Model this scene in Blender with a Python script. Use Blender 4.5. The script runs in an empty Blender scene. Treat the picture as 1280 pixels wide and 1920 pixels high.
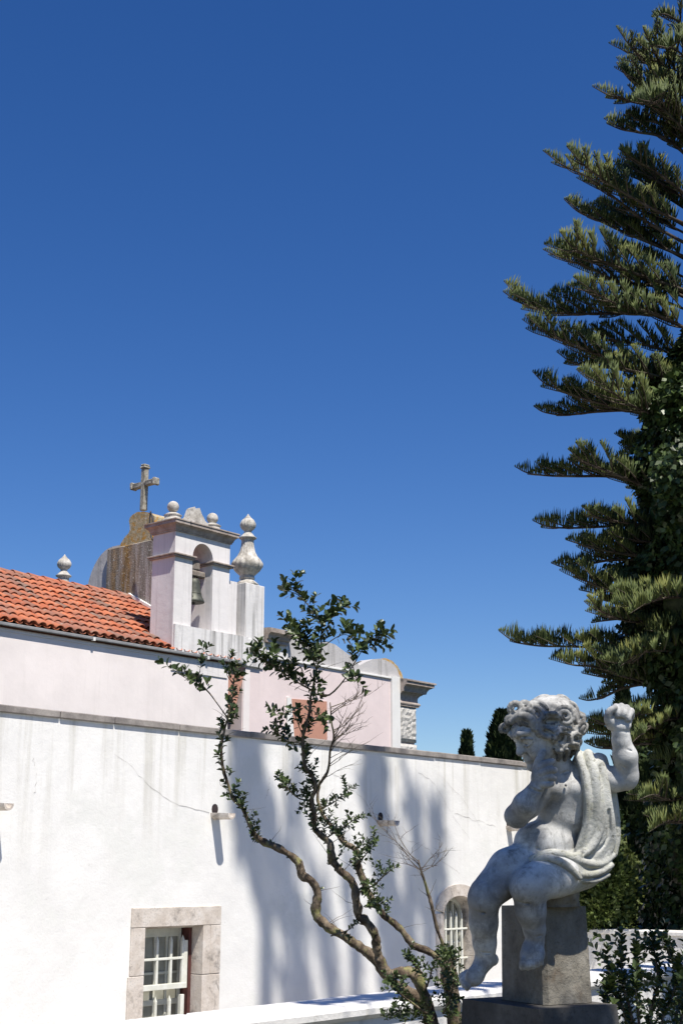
import bpy, math, random
import numpy as np
from mathutils import Vector, noise
random.seed(7); RNG = np.random.default_rng(7)
D = bpy.data; SC = bpy.context.scene; COL = SC.collection

# ---------------------------------------------------------------- camera
# world frame: X runs along the white wall to the right, Y into the wall, Z up; eye at 1.6 m over the terrace
EYE = Vector((0, 0, 1.6)); F = 2550.0; PITCH = math.radians(14.75); YAW = math.radians(39.5)
cam = D.objects.new('camera', D.cameras.new('camera')); COL.objects.link(cam); SC.camera = cam
cam.data.sensor_fit = 'VERTICAL'; cam.data.sensor_height = 36; cam.data.sensor_width = 24
cam.data.lens = F / 1920 * 36; cam.data.clip_start = .05; cam.data.clip_end = 3000
cam.location = EYE; cam.rotation_euler = (math.pi/2 + PITCH, 0, YAW - math.pi/2)
FW = Vector((math.cos(YAW)*math.cos(PITCH), math.sin(YAW)*math.cos(PITCH), math.sin(PITCH)))
RT = Vector((math.sin(YAW), -math.cos(YAW), 0)); UP = RT.cross(FW)

# ---------------------------------------------------------------- light
SUN = Vector((-.176, -.47, .865)).normalized()
world = D.worlds.new('World'); SC.world = world; world.use_nodes = True
wn = world.node_tree; bg = wn.nodes['Background']
sky = wn.nodes.new('ShaderNodeTexSky'); sky.sky_type = 'NISHITA'; sky.sun_disc = False
sky.sun_elevation = math.asin(SUN.z); sky.sun_rotation = math.atan2(SUN.x, SUN.y) % (2*math.pi)
sky.altitude = 400; sky.air_density = 1.0; sky.dust_density = .25; sky.ozone_density = 4.0
bg.inputs['Strength'].default_value = .086
hs = wn.nodes.new('ShaderNodeHueSaturation'); hs.inputs['Saturation'].default_value = 1.29; hs.inputs['Hue'].default_value = .5128
wn.links.new(sky.outputs[0], hs.inputs['Color']); wn.links.new(hs.outputs[0], bg.inputs[0])
sl = D.lights.new('sun', 'SUN'); sl.energy = 5.0; sl.angle = math.radians(.53); sl.color = (1, .945, .86)
so = D.objects.new('sun', sl); COL.objects.link(so); so.rotation_euler = SUN.to_track_quat('Z', 'Y').to_euler()
so.location = SUN*60
vs = SC.view_settings; SC.display_settings.display_device = 'sRGB'
vs.view_transform = 'Standard'; vs.look = 'None'; vs.exposure = .44; vs.gamma = 1; vs.use_curve_mapping = False
SC.cycles.max_bounces = 6; SC.cycles.diffuse_bounces = 3; SC.cycles.transparent_max_bounces = 8

# ---------------------------------------------------------------- helpers
def ray(px, py): return (FW*F + RT*(px-640) + UP*(960-py))
def at(px, py, dist): return EYE + ray(px, py)/F*dist
def on_y(px, py, Y): v = ray(px, py); return EYE + v*(Y/v.y)
def on_x(px, py, X): v = ray(px, py); return EYE + v*(X/v.x)

def wloc(o):
    v = Vector((0, 0, 0))
    while o is not None: v += o.location; o = o.parent
    return v
def tag(o, label=None, cat=None, group=None, kind=None):
    if label: o['label'] = label
    if cat: o['category'] = cat
    if group: o['group'] = group
    if kind: o['kind'] = kind
    return o
def thing(name, loc, label, cat, group=None, kind=None):
    o = D.objects.new(name, None); o.empty_display_size = .2; o.location = loc; COL.objects.link(o)
    return tag(o, label, cat, group, kind)

class MB:
    def __init__(s): s.v = []; s.f = []; s.sm = []
    def add(s, vs, fs, smooth=False):
        n = len(s.v); s.v += [tuple(q) for q in vs]; s.f += [tuple(i+n for i in q) for q in fs]; s.sm += [smooth]*len(fs)
    def box(s, x0, x1, y0, y1, z0, z1, bev=0, jit=0):
        if bev:
            c = Vector(((x0+x1)/2, (y0+y1)/2, (z0+z1)/2)); h = ((x1-x0)/2, (y1-y0)/2, (z1-z0)/2)
            b = min(bev, min(h)*.6); vs = []; idx = {}
            for sx in (-1, 1):
                for sy in (-1, 1):
                    for sz in (-1, 1):
                        for a in range(3):
                            sg = (sx, sy, sz)
                            idx[(sx, sy, sz, a)] = len(vs)
                            vs.append([c[k] + sg[k]*(h[k] if k == a else h[k]-b) + random.uniform(-jit, jit) for k in range(3)])
            fs = []
            for a in range(3):
                p, q = (a+1) % 3, (a+2) % 3
                for sg in (-1, 1):
                    l = []
                    for u, w in ((-1, -1), (1, -1), (1, 1), (-1, 1)):
                        k = [0, 0, 0]; k[a] = sg; k[p] = u; k[q] = w; l.append(idx[(*k, a)])
                    fs.append(l if sg > 0 else l[::-1])
            for a in range(3):      # edges along axis a
                p, q = (a+1) % 3, (a+2) % 3
                for u in (-1, 1):
                    for w in (-1, 1):
                        k0 = [0, 0, 0]; k0[a] = -1; k0[p] = u; k0[q] = w; k1 = list(k0); k1[a] = 1
                        l = [idx[(*k0, p)], idx[(*k1, p)], idx[(*k1, q)], idx[(*k0, q)]]
                        fs.append(l if u*w < 0 else l[::-1])
            for sx in (-1, 1):
                for sy in (-1, 1):
                    for sz in (-1, 1):
                        l = [idx[(sx, sy, sz, a)] for a in range(3)]
                        fs.append(l if sx*sy*sz > 0 else l[::-1])
            s.add(vs, fs); return s
        vs = [(x, y, z) for z in (z0, z1) for y in (y0, y1) for x in (x0, x1)]
        s.add(vs, [(0, 2, 3, 1), (4, 5, 7, 6), (0, 1, 5, 4), (2, 6, 7, 3), (0, 4, 6, 2), (1, 3, 7, 5)]); return s
    def prism(s, poly, axis, a, b):
        """poly of 2-D points extruded along axis ('x': (y,z), 'y': (x,z), 'z': (x,y)) from a to b"""
        f = {'x': lambda p, t: (t, p[0], p[1]), 'y': lambda p, t: (p[0], t, p[1]), 'z': lambda p, t: (p[0], p[1], t)}[axis]
        n = len(poly); vs = [f(p, a) for p in poly] + [f(p, b) for p in poly]
        ar = sum(poly[i][0]*poly[(i+1) % n][1]-poly[(i+1) % n][0]*poly[i][1] for i in range(n))
        fl = (ar > 0) ^ (axis == 'y') ^ (b < a)
        c0, c1 = list(range(n)), list(range(n, 2*n))
        fs = [c0[::-1], c1] if fl else [c0, c1[::-1]]
        for i in range(n):
            j = (i+1) % n; q = (i, j, n+j, n+i); fs.append(q if fl else q[::-1])
        s.add(vs, fs); return s
    def tube(s, pts, rad, n=8, cap=True, smooth=True, bump=0):
        pts = [Vector(p) for p in pts]; k = len(pts)
        if not hasattr(rad, '__len__'): rad = [rad]*k
        t = (pts[1]-pts[0]).normalized(); a = t.orthogonal().normalized(); vs = []; fs = []
        for i, p in enumerate(pts):
            t2 = (pts[min(i+1, k-1)]-pts[max(i-1, 0)])
            if t2.length > 1e-9: t2.normalize(); a = (a-t2*a.dot(t2)).normalized(); t = t2
            b = t.cross(a)
            for j in range(n):
                w = 2*math.pi*j/n; r = rad[i]
                if bump: r *= 1+bump*noise.noise(Vector((p.x*9+j*.9, p.y*9, p.z*9+i*.35)))
                vs.append(p + (a*math.cos(w)+b*math.sin(w))*r)
        for i in range(k-1):
            for j in range(n):
                j2 = (j+1) % n; fs.append((i*n+j, i*n+j2, (i+1)*n+j2, (i+1)*n+j))
        if cap: fs += [tuple(range(n))[::-1], tuple(range((k-1)*n, k*n))]
        s.add(vs, fs, smooth); return s
    def lathe(s, c, prof, n=24, ribs=0, amp=0, smooth=True):
        vs = []; fs = []; k = len(prof)
        for r, z, *m in prof:
            for j in range(n):
                w = 2*math.pi*j/n; rr = r*(1+(m[0] if m else 0)*abs(math.cos(ribs*w/2))) if ribs else r
                vs.append((c[0]+rr*math.cos(w), c[1]+rr*math.sin(w), c[2]+z))
        for i in range(k-1):
            for j in range(n):
                j2 = (j+1) % n; fs.append((i*n+j, i*n+j2, (i+1)*n+j2, (i+1)*n+j))
        fs += [tuple(range(n))[::-1], tuple(range((k-1)*n, k*n))]
        s.add(vs, fs, smooth); return s
    def build(s, name, mat, parent=None, label=None, cat=None, group=None, kind=None, origin=None):
        me = D.meshes.new(name); off = wloc(parent) if parent else (Vector(origin) if origin is not None else Vector((0, 0, 0)))
        me.from_pydata([(q[0]-off.x, q[1]-off.y, q[2]-off.z) for q in s.v], [], s.f)
        me.polygons.foreach_set('use_smooth', s.sm)
        if mat is not None: me.materials.append(mat)
        me.update(); o = D.objects.new(name, me); COL.objects.link(o)
        if parent: o.parent = parent
        elif origin is not None: o.location = off
        return tag(o, label, cat, group, kind)
def moulding(x0, x1, y0, y1, prof, fy=1.0, sides=(1, 1, 1, 1)):
    """a run of moulding round a rectangular block: prof is a list of (projection, height)"""
    m = MB(); vs = []
    for e, z in prof: vs += [(x0-e*sides[0], y0-e*fy*sides[2], z), (x1+e*sides[1], y0-e*fy*sides[2], z), (x1+e*sides[1], y1+e*fy*sides[3], z), (x0-e*sides[0], y1+e*fy*sides[3], z)]
    n = len(prof); m.add(vs, [(3, 2, 1, 0), tuple(4*(n-1)+i for i in range(4))]+[(4*i+j, 4*i+(j+1) % 4, 4*i+4+(j+1) % 4, 4*i+4+j) for i in range(n-1) for j in range(4)]); return m
def np_mesh(name, V, Fc, mat, parent=None, smooth=True, **kw):
    off = wloc(parent) if parent else Vector((0, 0, 0)); V = np.asarray(V, np.float32)-np.array(off, np.float32)
    Fc = np.asarray(Fc, np.int32); me = D.meshes.new(name); k = Fc.shape[1]
    me.vertices.add(len(V)); me.vertices.foreach_set('co', V.ravel())
    me.loops.add(Fc.size); me.loops.foreach_set('vertex_index', Fc.ravel())
    me.polygons.add(len(Fc)); me.polygons.foreach_set('loop_start', np.arange(0, Fc.size, k, dtype=np.int32))
    me.polygons.foreach_set('use_smooth', np.full(len(Fc), smooth)); me.update(calc_edges=True); me.validate()
    me.materials.append(mat); o = D.objects.new(name, me); COL.objects.link(o)
    if parent: o.parent = parent
    return tag(o, **kw)

def catmull(pts, per=5):
    P = [Vector(p) for p in pts]; P = [P[0]*2-P[1]] + P + [P[-1]*2-P[-2]]; out = []
    for i in range(1, len(P)-2):
        for k in range(per):
            t = k/per; a, b, c, d = P[i-1], P[i], P[i+1], P[i+2]
            out.append(.5*((2*b)+(c-a)*t+(2*a-5*b+4*c-d)*t*t+(3*b-a-3*c+d)*t**3))
    out.append(P[-2]); return out

# ---------------------------------------------------------------- materials
class MT:
    def __init__(s, name, rough=.8, spec=.3):
        s.m = D.materials.new(name); s.m.use_nodes = True; s.t = s.m.node_tree; s.b = s.t.nodes['Principled BSDF']
        s.b.inputs['Roughness'].default_value = rough; s.b.inputs['Specular IOR Level'].default_value = spec
        s.geo = s.t.nodes.new('ShaderNodeNewGeometry'); s.h = None
    def n(s, t, **kw):
        q = s.t.nodes.new(t)
        for k, v in kw.items(): setattr(q, k, v)
        return q
    def l(s, a, b): s.t.links.new(a, b)
    def pos(s, sc=(1, 1, 1), obj=False):
        m = s.n('ShaderNodeMapping'); m.inputs['Scale'].default_value = sc
        src = s.n('ShaderNodeTexCoord').outputs['Object'] if obj else s.geo.outputs['Position']
        s.l(src, m.inputs[0]); return m.outputs[0]
    def noise(s, scale, detail=4, sc=(1, 1, 1), rough=.6, dist=0, obj=False):
        q = s.n('ShaderNodeTexNoise'); q.inputs['Scale'].default_value = scale; q.inputs['Detail'].default_value = detail
        q.inputs['Roughness'].default_value = rough; q.inputs['Distortion'].default_value = dist
        s.l(s.pos(sc, obj), q.inputs['Vector']); return q.outputs['Fac']
    def ramp(s, fac, stops):
        q = s.n('ShaderNodeValToRGB'); e = q.color_ramp.elements
        while len(e) < len(stops): e.new(.5)
        for el, (p, c) in zip(e, stops):
            el.position = p; el.color = (*c, 1) if len(c) == 3 else c
        s.l(fac, q.inputs[0]); return q.outputs[0]
    def grey(s, fac, lo, hi, a=0., b=1.):
        q = s.n('ShaderNodeMapRange'); q.inputs[1].default_value = lo; q.inputs[2].default_value = hi
        q.inputs[3].default_value = a; q.inputs[4].default_value = b; s.l(fac, q.inputs[0]); return q.outputs[0]
    def math(s, op, a, b):
        q = s.n('ShaderNodeMath', operation=op)
        for i, x in enumerate((a, b)):
            if isinstance(x, (int, float)): q.inputs[i].default_value = x
            else: s.l(x, q.inputs[i])
        return q.outputs[0]
    def mix(s, fac, a, b, mode='MIX'):
        q = s.n('ShaderNodeMix', data_type='RGBA', blend_type=mode)
        for i, x in ((0, fac), (6, a), (7, b)):
            if isinstance(x, (int, float)): q.inputs[i].default_value = x
            elif isinstance(x, tuple): q.inputs[i].default_value = (*x, 1)
            else: s.l(x, q.inputs[i])
        return q.outputs[2]
    def near(s, p, r0, r1):     # 1 inside r0 of the point, 0 beyond r1: for soot and painted shade at chosen spots
        q = s.n('ShaderNodeVectorMath', operation='DISTANCE'); s.l(s.geo.outputs['Position'], q.inputs[0]); q.inputs[1].default_value = tuple(p); return s.grey(q.outputs['Value'], r0, r1, 1, 0)
    def col(s, c):
        if isinstance(c, tuple): s.b.inputs['Base Color'].default_value = (*c, 1)
        else: s.l(c, s.b.inputs['Base Color'])
    def bump(s, fac, strength=.3, dist=.01):
        q = s.n('ShaderNodeBump'); q.inputs['Strength'].default_value = strength; q.inputs['Distance'].default_value = dist
        s.l(fac, q.inputs['Height'])
        if s.h is not None: s.l(s.h, q.inputs['Normal'])
        s.h = q.outputs[0]; s.l(s.h, s.b.inputs['Normal'])
    def z(s):
        q = s.n('ShaderNodeSeparateXYZ'); s.l(s.geo.outputs['Position'], q.inputs[0]); return q.outputs[2]

def plaster(name, c, dirt=(.35, .34, .31), amount=.5, top=None, bump=.35, streak=.5, patch=None, lo=.55, hi=.78):
    m = MT(name, .9, .15)
    base = m.mix(m.grey(m.noise(1.1, 5), .35, .7), c, tuple(x*.88 for x in c))
    st = m.grey(m.noise(1, 6, (7, 7, .35), .65), lo, hi)
    f = m.math('MULTIPLY', st, amount)
    if top is not None:      # rain streaks that start under a coping at height top and die out downwards
        g = m.grey(m.z(), top-streak, top, 0, 1); f = m.math('MULTIPLY', f, g)
    base = m.mix(f, base, dirt)
    sp = m.grey(m.noise(38, 3), .66, .72); base = m.mix(m.math('MULTIPLY', sp, .35*amount), base, dirt)
    if patch: base = m.mix(m.grey(m.noise(.9, 5, rough=.7), .52, .60), base, patch)
    m.col(base); m.bump(m.noise(4.5, 3), bump*.8, .03); m.bump(m.noise(60, 4), bump, .006); return m.m

M = {}
M['white'] = plaster('white_plaster', (.78, .768, .738), (.42, .40, .33), 1.0, 2.88, .34, 1.5, patch=(.70, .695, .66), lo=.5)
M['white2'] = plaster('white_parapet_plaster', (.72, .705, .675), (.34, .33, .29), .8, None, .5)
M['pink'] = plaster('pale_pink_plaster', (.81, .745, .715), (.55, .5, .46), .3, None, .2)
M['pink2'] = plaster('pink_plaster', (.76, .645, .625), (.42, .37, .36), .45, 5.95, .2, 1.2)
M['tower'] = plaster('tower_limewash', (.77, .735, .715), (.30, .285, .27), .6, None, .3, lo=.5, hi=.78)
M['towerdirty'] = plaster('tower_base_limewash', (.74, .72, .70), (.17, .16, .15), .85, None, .4, lo=.47, hi=.72)
M['oldwall'] = plaster('weathered_wall', (.50, .48, .47), (.16, .15, .13), .8, None, .5)
M['trimwhite'] = plaster('white_trim', (.79, .775, .74), (.4, .38, .35), .5, None, .2)

def lichen_wall():
    m = MT('lichen_stained_wall', .95, .1)
    g = m.ramp(m.noise(2, 6, (5, 5, .5)), [(.35, (.16, .14, .115)), (.5, (.27, .24, .21)), (.7, (.46, .43, .42))])
    o = m.ramp(m.noise(6, 6), [(.3, (.12, .075, .03)), (.55, (.30, .16, .035)), (.75, (.42, .27, .10))])
    y = m.n('ShaderNodeSeparateXYZ'); m.l(m.geo.outputs['Position'], y.inputs[0])
    w = m.math('MULTIPLY', m.grey(y.outputs[1], 21.9, 22.5), m.grey(y.outputs[1], 23.1, 22.7))
    w = m.math('MULTIPLY', w, m.grey(m.noise(1.2, 5, (3, 3, .5)), .36, .6)); c = m.mix(w, g, o)
    c = m.mix(m.grey(m.noise(22, 3), .62, .7), c, (.62, .60, .55)); m.col(c); m.bump(m.noise(30, 5), .7, .02); return m.m
M['lichen'] = lichen_wall()

def stone(name, a, b, c2, scale=9, bump=.6, rough=.9, lich=None, fine=70, lf=(.6, .68)):
    m = MT(name, rough, .25)
    c = m.ramp(m.noise(scale, 6, rough=.68), [(.3, a), (.52, b), (.72, c2)])
    c = m.mix(m.math('MULTIPLY', m.grey(m.noise(fine, 2), .58, .7), .5), c, tuple(x*.45 for x in b))
    if lich: c = m.mix(m.grey(m.noise(scale*.7, 6, rough=.75, dist=.4), *lf), c, lich)
    m.col(c); m.bump(m.noise(scale*3, 5), bump, .01); m.bump(m.noise(fine*2, 3), bump*.6, .003); return m.m
M['limestone'] = stone('window_limestone', (.44, .38, .32), (.58, .52, .46), (.66, .62, .57), 6, .6, lich=(.20, .18, .16), lf=(.54, .68))
M['coping'] = stone('grey_coping_stone', (.16, .145, .135), (.27, .245, .225), (.36, .33, .30), 6, .6)
M['greystone'] = stone('weathered_grey_stone', (.20, .19, .17), (.36, .34, .31), (.55, .53, .49), 7, .7, lich=(.10, .095, .08))
M['finialstone'] = stone('pale_weathered_stone', (.24, .22, .19), (.48, .45, .40), (.68, .66, .62), 8, .8, lich=(.15, .14, .11), lf=(.58, .68))
M['rust'] = stone('rusticated_stone', (.36, .34, .31), (.52, .50, .46), (.66, .64, .60), 10, 1.2, lich=(.22, .21, .18))
M['cornice'] = stone('brown_cornice_stone', (.24, .19, .155), (.38, .32, .28), (.50, .44, .40), 6, .6, lich=(.13, .12, .11))
M['crossstone'] = stone('lichened_cross_stone', (.17, .155, .12), (.32, .30, .25), (.52, .50, .45), 12, .8, lich=(.28, .20, .06))
M['goldstone'] = stone('golden_lichen_stone', (.22, .18, .10), (.42, .35, .22), (.60, .56, .47), 11, 1., lich=(.45, .24, .05), lf=(.5, .6))
M['pedestal'] = stone('granite_pedestal', (.10, .09, .075), (.185, .17, .14), (.28, .26, .22), 7, 1., fine=90, lich=(.12, .085, .055), lf=(.56, .75))
M['plinth'] = stone('dark_plinth_stone', (.045, .042, .038), (.085, .08, .072), (.15, .14, .125), 5, .8)
M['terracotta'] = plaster('terracotta_plaster', (.52, .27, .195), (.33, .19, .14), .4, None, .3)

def marble():
    m = MT('weathered_marble', .75, .25)
    c = m.ramp(m.noise(5, 7, rough=.65), [(.3, (.26, .26, .255)), (.5, (.50, .50, .485)), (.7, (.74, .735, .71))])
    # algae and soot sit in patches of their own
    c = m.mix(m.math('MULTIPLY', m.grey(m.noise(11, 7, rough=.75, dist=.3), .50, .66), .72), c, (.15, .145, .14))
    c = m.mix(m.math('MULTIPLY', m.grey(m.noise(5, 6, (6, 6, .9), .7), .55, .68), .55), c, (.12, .118, .11))
    c = m.mix(m.math('MULTIPLY', m.grey(m.noise(75, 4), .6, .68), .3), c, (.13, .125, .115))
    c = m.mix(m.math('MULTIPLY', m.grey(m.geo.outputs['Pointiness'], .485, .44), .7), c, (.12, .11, .10))  # creases darkened, ridges below lightened in the colour for contrast
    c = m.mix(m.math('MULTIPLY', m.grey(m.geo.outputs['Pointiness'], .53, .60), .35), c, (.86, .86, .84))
    for (x, y, z, r0, r1) in ((1014, 1448, 4.55, .03, .10), (975, 1520, 4.58, .02, .10), (990, 1490, 4.55, .02, .08), (1000, 1780, 4.47, .02, .14), (885, 1830, 4.5, .02, .14), (905, 1700, 4.5, .02, .16), (985, 1690, 4.47, .0, .12)):  # soot on hand and forearm; shade on the legs painted into the colour
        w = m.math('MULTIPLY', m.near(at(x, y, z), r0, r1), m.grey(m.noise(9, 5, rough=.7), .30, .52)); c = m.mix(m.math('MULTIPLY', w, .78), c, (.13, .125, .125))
    m.col(c); m.bump(m.noise(70, 5), .35, .004); m.bump(m.noise(330, 3), .4, .0015); return m.m
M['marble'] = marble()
def hair_m():
    m = MT('soot_stained_marble', .8, .2)
    c = m.ramp(m.noise(9, 7, rough=.7, dist=.3), [(.34, (.10, .098, .092)), (.48, (.26, .255, .24)), (.6, (.46, .455, .43)), (.75, (.60, .60, .57))])
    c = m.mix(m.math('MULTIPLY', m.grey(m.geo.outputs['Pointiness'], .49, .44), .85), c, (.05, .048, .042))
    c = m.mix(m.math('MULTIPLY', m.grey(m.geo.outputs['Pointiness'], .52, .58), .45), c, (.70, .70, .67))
    m.col(c); m.bump(m.noise(80, 5), .5, .004); return m.m
M['hair'] = hair_m()
def drape_m():
    m = MT('lichened_marble_drape', .85, .2)
    c = m.ramp(m.noise(7, 7, rough=.68), [(.3, (.28, .28, .25)), (.5, (.46, .46, .42)), (.7, (.62, .62, .58))])
    c = m.mix(m.math('MULTIPLY', m.grey(m.noise(9, 7, rough=.75), .50, .66), .6), c, (.36, .36, .22))
    c = m.mix(m.math('MULTIPLY', m.grey(m.noise(60, 4), .57, .66), .6), c, (.16, .155, .12))
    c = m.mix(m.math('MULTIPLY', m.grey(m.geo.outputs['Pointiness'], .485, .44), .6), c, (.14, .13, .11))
    m.col(c); m.bump(m.noise(90, 5), .7, .004); m.bump(m.noise(280, 3), .6, .002); return m.m
M['drape'] = drape_m()

def tile():
    m = MT('terracotta_tile', .8, .25); r = m.n('ShaderNodeObjectInfo').outputs['Random']
    c = m.ramp(r, [(0, (.36, .105, .055)), (.3, (.44, .13, .06)), (.62, (.50, .165, .08)), (.8, (.33, .13, .08)), (.92, (.24, .12, .085)), (1, (.20, .14, .11))])
    c = m.mix(m.grey(m.noise(1.3, 6, rough=.7), .45, .68), c, (.27, .135, .10)); c = m.mix(m.math('MULTIPLY', m.grey(m.noise(9, 5), .56, .66), .6), c, (.30, .27, .22))
    c = m.mix(m.math('MULTIPLY', m.grey(m.noise(40, 4), .6, .7), .5), c, (.16, .09, .06)); m.col(c)
    m.bump(m.noise(60, 4), .4, .005); return m.m
M['tile'] = tile()

def simple(name, a, b, scale=8, rough=.7, spec=.3, bump=.2, metal=0):
    m = MT(name, rough, spec); m.col(m.mix(m.grey(m.noise(scale, 5), .35, .65), a, b)); m.bump(m.noise(scale*6, 3), bump, .004)
    m.b.inputs['Metallic'].default_value = metal; return m.m
M['bar'] = simple('cream_painted_bar', (.70, .70, .64), (.58, .58, .50), 12, .5, .4)
M['sash'] = simple('cream_sash_paint', (.62, .62, .54), (.50, .50, .42), 9, .5, .4)
M['redwood'] = simple('dark_red_frame', (.11, .04, .035), (.07, .028, .025), 9, .6, .3)
M['bronze'] = simple('green_bronze', (.06, .062, .05), (.10, .105, .085), 14, .55, .5, .4, .4)
M['wood'] = simple('grey_wood', (.16, .13, .11), (.26, .23, .20), 14, .85, .2, .5)
M['iron'] = simple('black_iron', (.02, .02, .022), (.045, .04, .038), 14, .5, .5)
M['zinc'] = simple('zinc_gutter', (.20, .205, .21), (.27, .27, .27), 6, .55, .4)
M['dark'] = simple('dark_interior', (.05, .048, .04), (.07, .068, .055), 3, .9, .1)
M['crack'] = simple('plaster_crack', (.36, .34, .31), (.50, .48, .45), 20, 1, .05)
M['soil'] = simple('dark_soil', (.045, .035, .025), (.08, .065, .045), 9, 1, .05, .8)
M['paving'] = stone('terrace_paving', (.28, .26, .23), (.38, .36, .32), (.46, .44, .40), 3, .4)
M['bounce_courtyard'] = stone('pale_bounce_paving', (.42, .40, .35), (.54, .51, .46), (.62, .60, .55), 2, .3)
M['terrace'] = stone('planted_terrace_ground', (.05, .045, .03), (.085, .08, .05), (.14, .125, .09), 3, .6)
M['grassy'] = simple('garden_ground', (.03, .045, .016), (.06, .07, .03), 1.3, 1, .05, .8)
M['darkpipe'] = simple('dark_pipe_mouth', (.03, .02, .022), (.05, .04, .04), 9, .7, .2)
def glass():
    m = MT('window_glass', .08, .5); m.col((.055, .055, .045)); m.bump(m.noise(3, 2), .05, .01); return m.m
M['glass'] = glass()
def blind():
    m = MT('blind_behind_glass', .35, .6); m.col(m.mix(m.grey(m.noise(4, 3), .4, .6), (.30, .30, .25), (.21, .205, .165))); return m.m
M['blind'] = blind()
def bark(name, a, b, c, lich, sc=14):
    m = MT(name, .9, .15)
    k = m.ramp(m.noise(sc, 6, (1, 1, .6), .7), [(.38, a), (.5, b), (.62, c)])
    k = m.mix(m.grey(m.noise(sc*.6, 6, rough=.75), .53, .63), k, lich); m.col(k)
    m.bump(m.noise(sc*3, 6), .9, .006); return m.m
M['shrubbark'] = bark('lichened_shrub_bark', (.055, .04, .03), (.13, .10, .072), (.25, .20, .145), (.24, .23, .10), 22)
M['twig'] = bark('twig_bark', (.09, .07, .055), (.15, .12, .095), (.22, .18, .15), (.2, .18, .12), 30)
M['treebark'] = bark('conifer_bark', (.035, .028, .022), (.07, .055, .045), (.12, .10, .085), (.08, .08, .05), 5)
def leaf(name, a, b, c, rough=.45, spec=.35, scale=9, trans=.15, rnd=False):
    m = MT(name, rough, spec)
    k = m.ramp(m.noise(scale, 4, rough=.7), [(.3, a), (.5, b), (.72, c)])
    if rnd: k = m.mix(m.math('MULTIPLY', m.n('ShaderNodeObjectInfo').outputs['Random'], .5), k, c)
    m.col(k); tr = m.n('ShaderNodeBsdfTranslucent'); m.l(k, tr.inputs[0]); mx = m.n('ShaderNodeMixShader')
    mx.inputs[0].default_value = trans; m.l(m.b.outputs[0], mx.inputs[1]); m.l(tr.outputs[0], mx.inputs[2])
    out = [q for q in m.t.nodes if q.type == 'OUTPUT_MATERIAL'][0]; m.l(mx.outputs[0], out.inputs[0]); return m.m
M['shrubleaf'] = leaf('glossy_dark_leaf', (.030, .046, .018), (.052, .078, .026), (.10, .135, .042), .38, .45, 14, .12, True)
M['norfolk'] = leaf('norfolk_needles', (.034, .056, .022), (.080, .105, .030), (.19, .195, .048), .6, .25, 2.2, .12)
M['ivy'] = leaf('ivy_leaf', (.016, .030, .010), (.036, .060, .018), (.11, .16, .04), .4, .35, 3, .08)
M['cypress'] = leaf('cypress_leaf', (.012, .020, .009), (.024, .036, .014), (.05, .068, .022), .8, .1, 1.5, .05)
M['bushleaf'] = leaf('sunlit_bush_leaf', (.04, .062, .014), (.08, .115, .028), (.15, .18, .05), .5, .3, 3, .2)
# ================================================================ setting
g = MB(); g.add([(-1500, -1500, -1.2), (1500, -1500, -1.2), (1500, 1500, -1.2), (-1500, 1500, -1.2)], [(0, 1, 2, 3)])
g.build('ground', M['grassy'], kind='structure')
MB().box(-12, 16.28, -14, 5.0, -1.19, 0).build('terrace', M['terrace'], kind='structure')
MB().box(-12, 16.28, 5.004, 9.49, -1.199, -1.10).build('bounce_courtyard', M['bounce_courtyard'], kind='structure')  # unseen pale floor, added to bounce light onto the white wall
MB().box(16.62, 60, -30, 60, -1.19, .25).build('garden_terrain', M['grassy'], kind='structure')
# low wooded hill far to the right
V = []; Fc = []; nx = 40; ny = 14
for j in range(ny):
    for i in range(nx):
        u = i/(nx-1); w = j/(ny-1)
        p = at(1060+900*u, 1400, 130+110*w); hgt = 17*math.sin(math.pi*min(w*1.3, 1)*.5+.0)*min(1, u*7)*(1+.25*noise.noise(Vector((u*9, w*3, 0))))
        V.append((p.x, p.y, -1.25+hgt+noise.noise(Vector((u*60, w*30, 1)))*1.1*min(1, u*7)))
for j in range(ny-1):
    for i in range(nx-1): Fc.append((j*nx+i, j*nx+i+1, (j+1)*nx+i+1, (j+1)*nx+i))
m = MB(); m.add(V, Fc, True); m.build('wooded_hill', M['cypress'], kind='structure')

# ================================================================ white wing with windows and spouts
YW = 9.5
wing = thing('white_building', (9, YW, -1.2), 'long white plastered building with grey stone coping, two barred windows and drain spouts', 'building')
W1 = (8.74, 9.47, -.32, 1.115)            # opening of the square window
W2c, W2r, W2z0, W2s = 13.68, .33, .02, 1.12    # arched window: centre, half width, sill, springing
wall = MB(); zt = 2.882; zb = -1.2; yb = 9.95
w_ = .012; HW = (W1[0]-w_, W1[1]+w_, W1[2]-w_, W1[3]+w_)
wall.box(1.5, HW[0], YW, yb, zb, zt); wall.box(HW[0], HW[1], YW, yb, HW[3], zt); wall.box(HW[0], HW[1], YW, yb, zb, HW[2])
wall.box(HW[1], W2c-W2r, YW, yb, zb, zt); wall.box(W2c-W2r, W2c+W2r, YW, yb, zb, W2z0); wall.box(W2c+W2r, 16.3, YW, yb, zb, zt)
arc = [(W2c+W2r*math.cos(math.pi*(1-k/12)), W2s+.2*math.sin(math.pi*k/12)) for k in range(13)]
wall.prism(arc+[(W2c+W2r, zt), (W2c-W2r, zt)], 'y', YW, yb)
wall.box(15.9, 16.3, yb, 14, zb, zt); wall.box(1.5, 15.9, 13.6, 14, zb, zt); wall.box(1.5, 1.9, yb, 13.6, zb, zt)
wall.build('wall', M['white'], wing)
MB().box(1.9, 15.9, yb, 13.6, 2.45, 2.6).build('roof', M['paving'], wing)
MB().box(8.2, 10.2, yb+.01, yb+1.2, -.9, 2.2).build('dark_room', M['dark'], wing)
MB().box(12.9, 14.5, yb+.01, yb+1.2, -.9, 2.2).build('dark_room', M['dark'], wing)
x = 1.45; k = 0
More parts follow.
